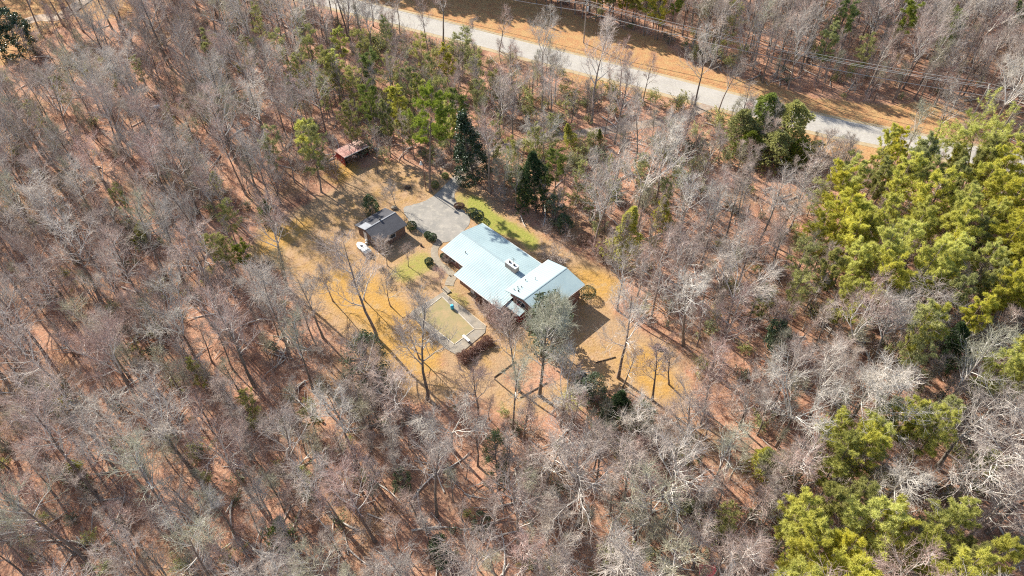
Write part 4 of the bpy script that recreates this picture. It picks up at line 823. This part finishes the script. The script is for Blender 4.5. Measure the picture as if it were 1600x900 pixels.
# leafy sprays in the crown of the big tree by the wing belong to a leafy shrub behind it
named('holly', 0, (862, 540), (854, 462), 11.5, 'green leafy tree hidden behind the rounded grey-green tree at the wing', 'evergreen tree', name='evergreen_tree', sxy=.8)
for k, (b, h, sx, lab) in enumerate((((905, 612), 6, 1.3, 'dark evergreen shrub under the rounded tree'), ((925, 625), 7, 1.2, 'dark evergreen in the shaded thicket below the house, left one'), ((965, 648), 7, 1.2, 'dark evergreen in the shaded thicket below the house, middle one'), ((1000, 668), 7, 1.1, 'dark evergreen in the shaded thicket below the house, right one'), ((945, 665), 5, 1.3, 'low dark evergreen in front of the shaded thicket'))):
    q = P(*b); put('evergreen_bush', VAR['holly'][2] if k % 2 else VAR['darkcone'][0], q[0], q[1], h * .8, lab, 'bush', 'evergreen bushes in the wood', sxy=sx)
for (b, t, h, kd, k, lab) in (((600, 640), (560, 520), 17, 'bare', 1, 'bare tree in front of the green leafy tree at the lower edge of the yard'), ((655, 560), (560, 455), 9, 'small', 0, 'low fuzzy bare tree overlapping the golden grass left of the pool'), ((520, 470), (500, 420), 9, 'small', 2, 'grey bare tree at the left end of the golden yard'), ((610, 478), (600, 430), 8, 'small', 0, 'grey bare tree in the middle of the golden yard'), ((690, 450), (680, 420), 5, 'small', 1, 'small bare tree at the top corner of the pool deck'),
                              ((570, 470), (560, 430), 7, 'small', 2, 'small grey bare tree in the golden yard below the boat'), ((630, 665), (610, 560), 17, 'sparse', 2, 'pale bare tree standing just below the pool corner'), ((1045, 600), (1055, 545), 11, 'sapling', 1, 'thin bare sapling in the right clearing')):
    named(kd, k, b, t, h, lab, 'bare tree', 'bare winter trees', name='bare_tree')
# fallen trees and limbs
def log(a, c, r_, label):
    a, c = P(*a), P(*c); d = c - a; o = empty('fallen_tree', (a[0], a[1], .15), label, 'fallen tree', 'fallen trees', rz=math.atan2(d[1], d[0])); L = float(np.linalg.norm(d))
    MB().tube([(0, 0, .1), (L * .4, .1, .15), (L * .8, -.1, .3), (L, 0, .5)], [r_, r_ * .8, r_ * .5, r_ * .25], 7).build('trunk', M['twig_pale'], o)
    b = MB(); rr = random.Random(int(a[0])); 
    for k in range(7):
        x = L * (.4 + .08 * k); s = rr.choice((-1, 1)); b.tube([(x, 0, .2), (x + .6, s * .7, .7), (x + 1.3, s * 1.5, 1.2)], [r_ * .4, r_ * .25, r_ * .1], 5)
    b.build('limbs', M['twig_pale'], o)
log((505, 660), (445, 610), .2, 'pale fallen tree in the wood below the golden yard'); log((140, 555), (95, 545), .2, 'pale fallen limb in the left wood'); log((445, 755), (495, 700), .18, 'pale fallen trunk in the lower left wood')
log((830, 715), (870, 730), .16, 'pale fallen limb in the lower middle wood'); log((1255, 760), (1330, 735), .16, 'pale fallen limb between the lower right pines')

# ================================================================== THE WOOD
MAN = [road_c]
def near_line(x, y, c, d):
    for a, b in zip(c, c[1:]):
        ab = b - a; t = min(1, max(0, ((x - a[0]) * ab[0] + (y - a[1]) * ab[1]) / (ab @ ab)))
        if math.hypot(x - a[0] - t * ab[0], y - a[1] - t * ab[1]) < d: return True
    return False
def blocked(x, y, grow_=0):
    return inside((x, y), yard) or inside((x, y), north_clear) or inside((x, y), south_shoulder) or inside((x, y), nw_clear) or near_line(x, y, road_c, 7) or near_line(x, y, lane_c, 1.9)
road_win = poly([(560, -10), (1000, 60), (1150, 120), (1300, 160), (1460, 190), (1480, 235), (1390, 240), (1290, 215), (1140, 180), (1000, 140), (880, 110), (700, 62), (560, 30)])
GRID = {}
def reg(x, y): GRID.setdefault((int(x // 6), int(y // 6)), []).append((x, y))
def close(x, y, d):
    i, j = int(x // 6), int(y // 6)
    return any((x - a) ** 2 + (y - b) ** 2 < d * d for u in (-1, 0, 1) for v in (-1, 0, 1) for a, b in GRID.get((i + u, j + v), ()))
for x, y in PLACED: reg(x, y)
def covers(x, y, h, win, keep, f=(.45, .65, .85, 1.0)):
    if ri.random() < keep: return False
    for k in f:
        for dx in ((-3, 0, 3) if k > .5 else (0,)):
            u, v = px((x + dx, y, h * k)); g_ = P(u, v)
            if inside((g_[0], g_[1]), win): return True
    return False
def in_view(x, y, h, mu=60, mv=40):
    pts = [px((x, y, z)) for z in (0, h * .5, h)]
    return any(-mu < u < 1600 + mu and -mv < v < 900 + mv for u, v in pts)
pine_zone = [(poly([(1300, 318), (1350, 285), (1420, 290), (1500, 300), (1600, 330), (1690, 420), (1720, 720), (1610, 700), (1555, 660), (1510, 590), (1460, 540), (1400, 510), (1330, 480), (1280, 420), (1270, 360)]), 3.7, .92),
             (poly([(1190, 1000), (1185, 905), (1250, 860), (1300, 880), (1300, 1000)]), 3.4, 1.0), (poly([(1290, 860), (1330, 825), (1370, 830), (1350, 870)]), 4.0, .8), (poly([(1390, 900), (1440, 860), (1490, 920), (1480, 1000), (1400, 990)]), 3.6, 1.0),
             (poly([(1300, 770), (1330, 740), (1350, 760), (1340, 790)]), 4.5, .8), (poly([(1380, 745), (1430, 700), (1470, 720), (1440, 760)]), 4.5, .8)]
pines = []
def area_words(x, y):
    u, v = px((x, y, 0)); beyond = y > np.interp(x, road_c[:, 0], road_c[:, 1])
    if beyond: reg_ = 'beyond the road'
    elif v < 330 and u < 520: reg_ = 'above the yard'
    elif v < 330 and u < 1100: reg_ = 'between yard and road'
    elif u < 560 and v < 640: reg_ = 'left of the yard'
    elif u < 560: reg_ = 'in the lower left wood'
    elif u < 1080: reg_ = 'below the house'
    elif v < 560: reg_ = 'right of the clearing'
    else: reg_ = 'in the lower right wood'
    hz = ['left edge', 'far left', 'mid left', 'left of centre', 'right of centre', 'mid right', 'far right', 'right edge'][int(min(7, max(0, u / 200)))]
    vt = ['top edge', 'upper quarter', 'upper middle', 'just above middle', 'just below middle', 'lower middle', 'lower quarter', 'bottom edge'][int(min(7, max(0, v / 112.5)))]
    return reg_, f'{hz}, {vt}'
def scatter_poly(pg, d, tries, fn):
    x0, y0 = pg.min(0); x1, y1 = pg.max(0)
    for _ in range(tries):
        x, y = ri.uniform(x0, x1), ri.uniform(y0, y1)
        if inside((x, y), pg) and not close(x, y, d) and not blocked(x, y): reg(x, y); fn(x, y)
for pg, d, keep in pine_zone:
    scatter_poly(pg, d, 3500, lambda x, y: pines.append((x, y, ri.uniform(12, 17), 'pine')) if ri.random() < keep else None)
# dense evergreens on the far side of the road whose shade lies on the bank
for k in range(len(west_line) - 1):
    a, b = west_line[k], west_line[k + 1]; L = np.linalg.norm(b - a)
    for row in range(5):
        for s in np.arange(0, L, 3.3):
            q = a + (b - a) * s / L + np.array([-.7, .7]) * (row * 3.6 + ri.uniform(-1, 1)) + np.array([ri.uniform(-.9, .9), ri.uniform(-.9, .9)])
            if not close(q[0], q[1], 2.4): reg(*q); pines.append((q[0], q[1], ri.uniform(19, 23), 'greenpine' if ri.random() < .6 else 'pine'))
east_pts = [P(905, 45)[:2] + np.array([-6, 8]), P(1000, 55)[:2], P(1060, 78)[:2]]
for a, b in zip(east_pts, east_pts[1:]):
    L = np.linalg.norm(b - a)
    for row in range(4):
        for s in np.arange(0, L, 3.6):
            q = a + (b - a) * s / L + np.array([-.6, .8]) * (row * 4 + ri.uniform(0, 2) + 2)
            if not close(q[0], q[1], 2.4): reg(*q); pines.append((q[0], q[1], ri.uniform(14, 18), 'pine' if ri.random() < .5 else 'greenpine'))
for (u, v, h, kd) in ((1420, 22, 17, 'greenpine'), (1325, 22, 16, 'greenpine'), (1300, 55, 14, 'pine'), (1490, 38, 16, 'greenpine'), (1590, 20, 14, 'greenpine'), (1330, 105, 5, 'olive'), (1225, 115, 6, 'olive'), (1360, 70, 12, 'olive'), (1150, 20, 15, 'olive'),
                      (480, 62, 14, 'olive'), (510, 92, 14, 'olive'), (560, 60, 13, 'olive'), (640, 118, 13, 'olive'), (690, 135, 13, 'olive'), (720, 60, 13, 'olive'), (600, 40, 12, 'olive'), (742, 95, 12, 'olive'), (545, 120, 12, 'olive'), (460, 100, 12, 'olive'), (325, 65, 14, 'pine'), (215, 100, 9, 'olive'),
                      (670, 100, 12, 'olive'), (715, 160, 14, 'greenpine'), (775, 200, 10, 'olive'), (860, 190, 10, 'olive'), (640, 190, 11, 'olive'), (540, 175, 12, 'olive'), (470, 30, 12, 'olive'), (400, 20, 12, 'olive'), (165, 100, 10, 'olive'), (1000, 250, 8, 'olive'), (955, 250, 6, 'olive'), (1040, 290, 9, 'olive'),
                      (1440, 495, 17, 'olive'), (1300, 410, 14, 'pine'), (1260, 390, 13, 'olive'), (1330, 455, 13, 'pine'), (1405, 420, 15, 'pine'), (1370, 680, 14, 'pine'), (1450, 665, 12, 'pine'), (1425, 640, 13, 'pine'), (1330, 690, 13, 'pine'), (1320, 720, 12, 'pine'), (1200, 715, 8, 'pine'), (1300, 780, 14, 'pine'), (1350, 775, 14, 'pine'), (1250, 800, 14, 'pine'), (1410, 830, 14, 'pine'), (1570, 870, 15, 'pine'), (500, 130, 12, 'olive'), (575, 95, 13, 'greenpine'), (620, 150, 12, 'pine'), (655, 70, 12, 'olive'), (450, 130, 11, 'olive'), (430, 60, 12, 'olive'), (380, 70, 11, 'olive'), (610, 100, 12, 'olive'), (750, 140, 11, 'olive'), (790, 170, 10, 'greenpine'), (800, 230, 11, 'olive'), (870, 250, 12, 'greenpine'), (905, 265, 10, 'olive'), (850, 285, 9, 'greenpine'), (925, 300, 8, 'olive'), (960, 290, 8, 'olive'), (1060, 260, 9, 'olive'), (700, 85, 11, 'pine'), (530, 55, 12, 'pine'), (840, 210, 12, 'olive'), (770, 120, 10, 'olive'),
                      (1000, 15, 16, 'pine'), (1050, 15, 17, 'pine'), (1090, 30, 15, 'greenpine'), (1310, 660, 12, 'pine'), (1390, 640, 12, 'pine'), (1480, 640, 12, 'pine'), (1540, 720, 12, 'olive'), (1340, 395, 14, 'pine'), (1290, 350, 13, 'pine'), (1350, 350, 13, 'pine'), (1250, 440, 11, 'olive'), (1200, 460, 9, 'olive'), (560, 215, 12, 'greenpine'), (600, 175, 13, 'pine'), (480, 205, 13, 'pine'), (700, 175, 12, 'pine'), (520, 95, 12, 'pine'), (650, 130, 11, 'pine'), (1490, 400, 14, 'pine'), (1530, 480, 14, 'pine'), (1580, 560, 14, 'pine'), (1560, 430, 14, 'pine'), (1440, 560, 12, 'olive'), (1460, 500, 16, 'pine'), (350, 380, 10, 'olive'), (375, 390, 9, 'greenpine'), (300, 570, 9, 'olive'), (180, 300, 9, 'olive'), (1450, 240, 12, 'pine'), (1380, 250, 11, 'olive'), (1335, 250, 10, 'olive'), (1280, 290, 9, 'olive'),
                      (1540, 235, 12, 'pine'), (1590, 230, 12, 'pine'), (350, 330, 10, 'olive'), (325, 380, 10, 'olive'), (260, 175, 8, 'olive'), (90, 130, 9, 'olive'), (50, 170, 9, 'olive'), (480, 640, 8, 'olive'), (380, 620, 8, 'olive'), (1140, 800, 8, 'olive'), (960, 860, 8, 'olive')):
    x, y = base_of(u, v, h * .8)
    if not blocked(x, y): pines.append((x, y, h, kd)); reg(x, y)
CATN = {'pine': 'yellow-green', 'greenpine': 'green', 'olive': 'dull olive'}
recs = []
for x, y, h, kd in pines:
    if not in_view(x, y, h, 150, 60) and kd != 'greenpine' and y < 150: continue
    if not in_view(x, y, h, 10, 10) and not (y > 180): continue
    recs.append((x, y, h, kd))
for x, y, h, kd in recs:
    va = VAR[kd][ri.randrange(len(VAR[kd]))]; rg, ar = area_words(x, y); sz = 'tall' if h > 15.5 else ('medium' if h > 12.5 else 'low')
    put('pine_tree', va, x, y, h, f'{sz} {CATN[kd]} pine {rg}, {ar}', 'pine tree', 'pine trees', sxy=ri.uniform(.76, 1.14), reg=False)

# bare trees of the wood
for x_, y_, h_, kd_ in recs:
    u_, v_ = px((x_, y_, h_ * .7)); PROT.append((u_, v_, 15, .3 if u_ > 1100 else .55))
PROT.extend([(70, 30, 30, .1), (20, 70, 30, .1), (110, 22, 22, .2), (265, 140, 30, .25), (300, 160, 22, .3), (664, 190, 45, .05), (548, 245, 26, .02), (575, 250, 18, .05), (1190, 215, 40, .05), (1235, 230, 30, .05), (1145, 235, 25, .1), (1530, 215, 45, .05), (1545, 150, 20, .1), (855, 400, 25, .1), (1535, 230, 30, .1)])
def hides(x, y, h):
    for k in (.45, .7, .92):
        u, v = px((x, y, h * k))
        for a, b, r_, keep in PROT:
            if (u - a) ** 2 + (v - b) ** 2 < (r_ + 9) ** 2 and ri.random() > keep: return True
    return False
cand = []
for _ in range(30000):
    y = 18 + 225 * ri.random(); x = ri.uniform(-1, 1) * (50 + y * .68)
    h = ri.choice((ri.uniform(12, 16), ri.uniform(15, 20), ri.uniform(16, 21)))
    u, v = px((x, y, 0)); d = 4.7 + .3 * (y > 150)
    if y > np.interp(x, road_c[:, 0], road_c[:, 1]) and x > 25: d = 4.0
    if v > 400 and u < 620: d = 5.5
    if v < 330 and 560 < u < 1120: d = 4.1
    if close(x, y, d) or blocked(x, y): continue
    if any(inside((x, y), z_[0]) for z_ in pine_zone) and ri.random() < .72: continue
    if not in_view(x, y, h, 160, 60) : 
        # neighbours just outside the frame still cast shade into it
        uu, vv = px((x + .7 * h, y - .7 * h, 0))
        if not (-60 < uu < 1660 and -60 < vv < 960): continue
    if covers(x, y, h, yard_crown, .13): continue
    if covers(x, y, h, road_win, .03): continue
    if hides(x, y, h): continue
    uu, vv = px((x, y, h * .7))
    # sunlit litter shows in places: the wood is thinner there
    if 150 < u < 330 and 100 < v < 230 and ri.random() < .5: continue
    if 600 < u < 1010 and 620 < v < 780 and ri.random() < .45: continue
    reg(x, y); cand.append((x, y, h, v))
def size_in_photo(c):
    x, y, h, v = c; d = math.sqrt(x * x + y * y + (H_CAM - h / 2) ** 2); return (h / d) * (1 if in_view(x, y, h, 0, 0) else .01)
cand.sort(key=size_in_photo, reverse=True)
nind = 300 - len(NB) - 10; TONE = {'twig_grey': 'grey', 'twig_pink': 'brownish', 'twig_pale': 'pale', 'twig_olive': 'lichen-green'}
def pickv(x, y):
    u, v = px((x, y, 0)); return ri.randrange(len(VAR['bare']))
for x, y, h, v in cand[:nind]:
    k = pickv(x, y); va = VAR['bare'][k]; rg, ar = area_words(x, y); sz = 'tall' if h > 17.5 else ('medium' if h > 14.5 else 'short')
    put('bare_tree', va, x, y, h, f'{sz} {va[4]} {TONE[va[3]]} bare tree {rg}, {ar}', 'bare tree', 'bare winter trees', sxy=ri.uniform(.85, 1.12), reg=False)
rest = cand[nind:]
print('bare individuals', nind, 'rest', len(rest), 'pines', len(recs))

def scatter_object(name, pts, meshes, label, cat):
    """one object: instances of the given meshes on its points"""
    col = bpy.data.collections.new(name + '_sources')
    for i, me in enumerate(meshes):
        o = bpy.data.objects.new(f'{name}_source', me); col.objects.link(o); o.location = (0, 0, 0)
    n = len(pts); A = np.array(pts, np.float32); me = bpy.data.meshes.new(name); me.vertices.add(n); me.vertices.foreach_set('co', A[:, :3].ravel())
    for nm, k in (('rotz', 3), ('siz', 4)):
        at = me.attributes.new(nm, 'FLOAT', 'POINT'); at.data.foreach_set('value', np.ascontiguousarray(A[:, k]))
    at = me.attributes.new('pick', 'INT', 'POINT'); at.data.foreach_set('value', np.ascontiguousarray(A[:, 5].astype(np.int32)))
    o = link(name, me); tag(o, label, cat, None, 'stuff')
    ng = bpy.data.node_groups.new(name, 'GeometryNodeTree'); ng.interface.new_socket('Geometry', in_out='INPUT', socket_type='NodeSocketGeometry'); ng.interface.new_socket('Geometry', in_out='OUTPUT', socket_type='NodeSocketGeometry')
    N = ng.nodes; L = ng.links; gi = N.new('NodeGroupInput'); go = N.new('NodeGroupOutput'); ip = N.new('GeometryNodeInstanceOnPoints'); ci = N.new('GeometryNodeCollectionInfo')
    ci.inputs['Collection'].default_value = col; ci.inputs['Separate Children'].default_value = True; ci.inputs['Reset Children'].default_value = True; ip.inputs['Pick Instance'].default_value = True
    def na(nm, ty):
        a = N.new('GeometryNodeInputNamedAttribute'); a.data_type = ty; a.inputs['Name'].default_value = nm; return a.outputs['Attribute']
    cx = N.new('ShaderNodeCombineXYZ'); L.new(na('rotz', 'FLOAT'), cx.inputs[2]); L.new(cx.outputs[0], ip.inputs['Rotation']); L.new(na('siz', 'FLOAT'), ip.inputs['Scale']); L.new(na('pick', 'INT'), ip.inputs['Instance Index'])
    L.new(gi.outputs[0], ip.inputs['Points']); L.new(ci.outputs[0], ip.inputs['Instance']); L.new(ip.outputs[0], go.inputs[0])
    md = o.modifiers.new('scatter', 'NODES'); md.node_group = ng
    return o
def merged(a, b):
    na_, nb_ = len(a.vertices), len(b.vertices)
    V = np.zeros((na_ + nb_, 3), np.float32); t = np.zeros(na_ * 3, np.float32); a.vertices.foreach_get('co', t); V[:na_] = t.reshape(-1, 3); t = np.zeros(nb_ * 3, np.float32); b.vertices.foreach_get('co', t); V[na_:] = t.reshape(-1, 3)
    def Q(m, off): t = np.zeros(len(m.loops), np.int32); m.loops.foreach_get('vertex_index', t); return t.reshape(-1, 4) + off
    qa, qb = Q(a, 0), Q(b, na_)
    mi = np.zeros(len(b.polygons), np.int32); b.polygons.foreach_get('material_index', mi)
    return np_mesh('bare_woodland_tree', V, np.concatenate([qa, qb]), None, [a.materials[0]] + list(b.materials), np.concatenate([np.zeros(len(qa)), 1 + mi]))
mm = [merged(v[0], v[1]) for v in VAR['bare']]
if rest: scatter_object('bare_woodland', [(x, y, -.03, ri.uniform(0, 6.28), h / VAR['bare'][k][2], k) for (x, y, h, v) in rest for k in [ri.randrange(len(mm))]], mm, 'farther leafless trees filling the wood up to and beyond the road', 'woodland')
# saplings and brush under the trees
bm_ = [brush(400, 2.6, 8, M['twig_grey'], spread=.5), brush(401, 2.2, 9, M['twig_pink'], spread=.6), brush(402, 3.2, 7, M['twig_grey'], spread=.4), brush(403, 2.0, 9, M['twig_olive'], leaf='needle_olive', nl=700), brush(404, 1.8, 8, M['twig_pink'], leaf='leaf_sage', nl=450, spread=.7), brush(405, 2.8, 8, M['twig_pale'], spread=.5)] + [merged(v[0], v[1]) for v in VAR['sapling']]
def logm(seed):
    r = np.random.default_rng(seed); C = Geo(); p = grow(r, np.zeros((3, 3)) + r.normal(size=(3, 3)) * [1.5, 1.5, 0] + [0, 0, .12], r.normal(size=(3, 3)) * [1, 1, .02], np.array([5., 3.2, 2.2]), 4, 0, .12); p[..., 2] = np.abs(p[..., 2]) * .4 + .1
    V, Q = tubes(p, taper(np.array([.14, .09, .07]), 4, .4), 5); C.quads(V, Q); return C.mesh('fallen_log', [M['twig_pale']])
bm_ += [logm(500), logm(501)]
pts = []
for _ in range(8000):
    y = 22 + 215 * ri.random(); x = ri.uniform(-1, 1) * (48 + y * .66)
    if blocked(x, y): continue
    if not in_view(x, y, 3, 20, 20): continue
    k = ri.choice((0, 0, 1, 1, 2, 2, 3, 4, 5, 6, 6, 7, 7, 8, 9, 10)); s = ri.uniform(.6, 1.3)
    uu, vv = px((x, y, 0))
    if 560 < uu < 1150 and 60 < vv < 330 and ri.random() < .35: k = ri.choice((3, 3, 4)); s *= 1.5
    if 6 <= k <= 8 and covers(x, y, 9, yard_crown, .3): k = 1
    if k >= 9 and any(inside((x + a_, y + b_), yard) for a_, b_ in ((5, 0), (-5, 0), (0, 5), (0, -5))): k = 0
    pts.append((x, y, -.02, ri.uniform(0, 6.28), s, k))
scatter_object('undergrowth', pts, bm_, 'twiggy undergrowth and thin saplings covering the floor of the wood', 'undergrowth')
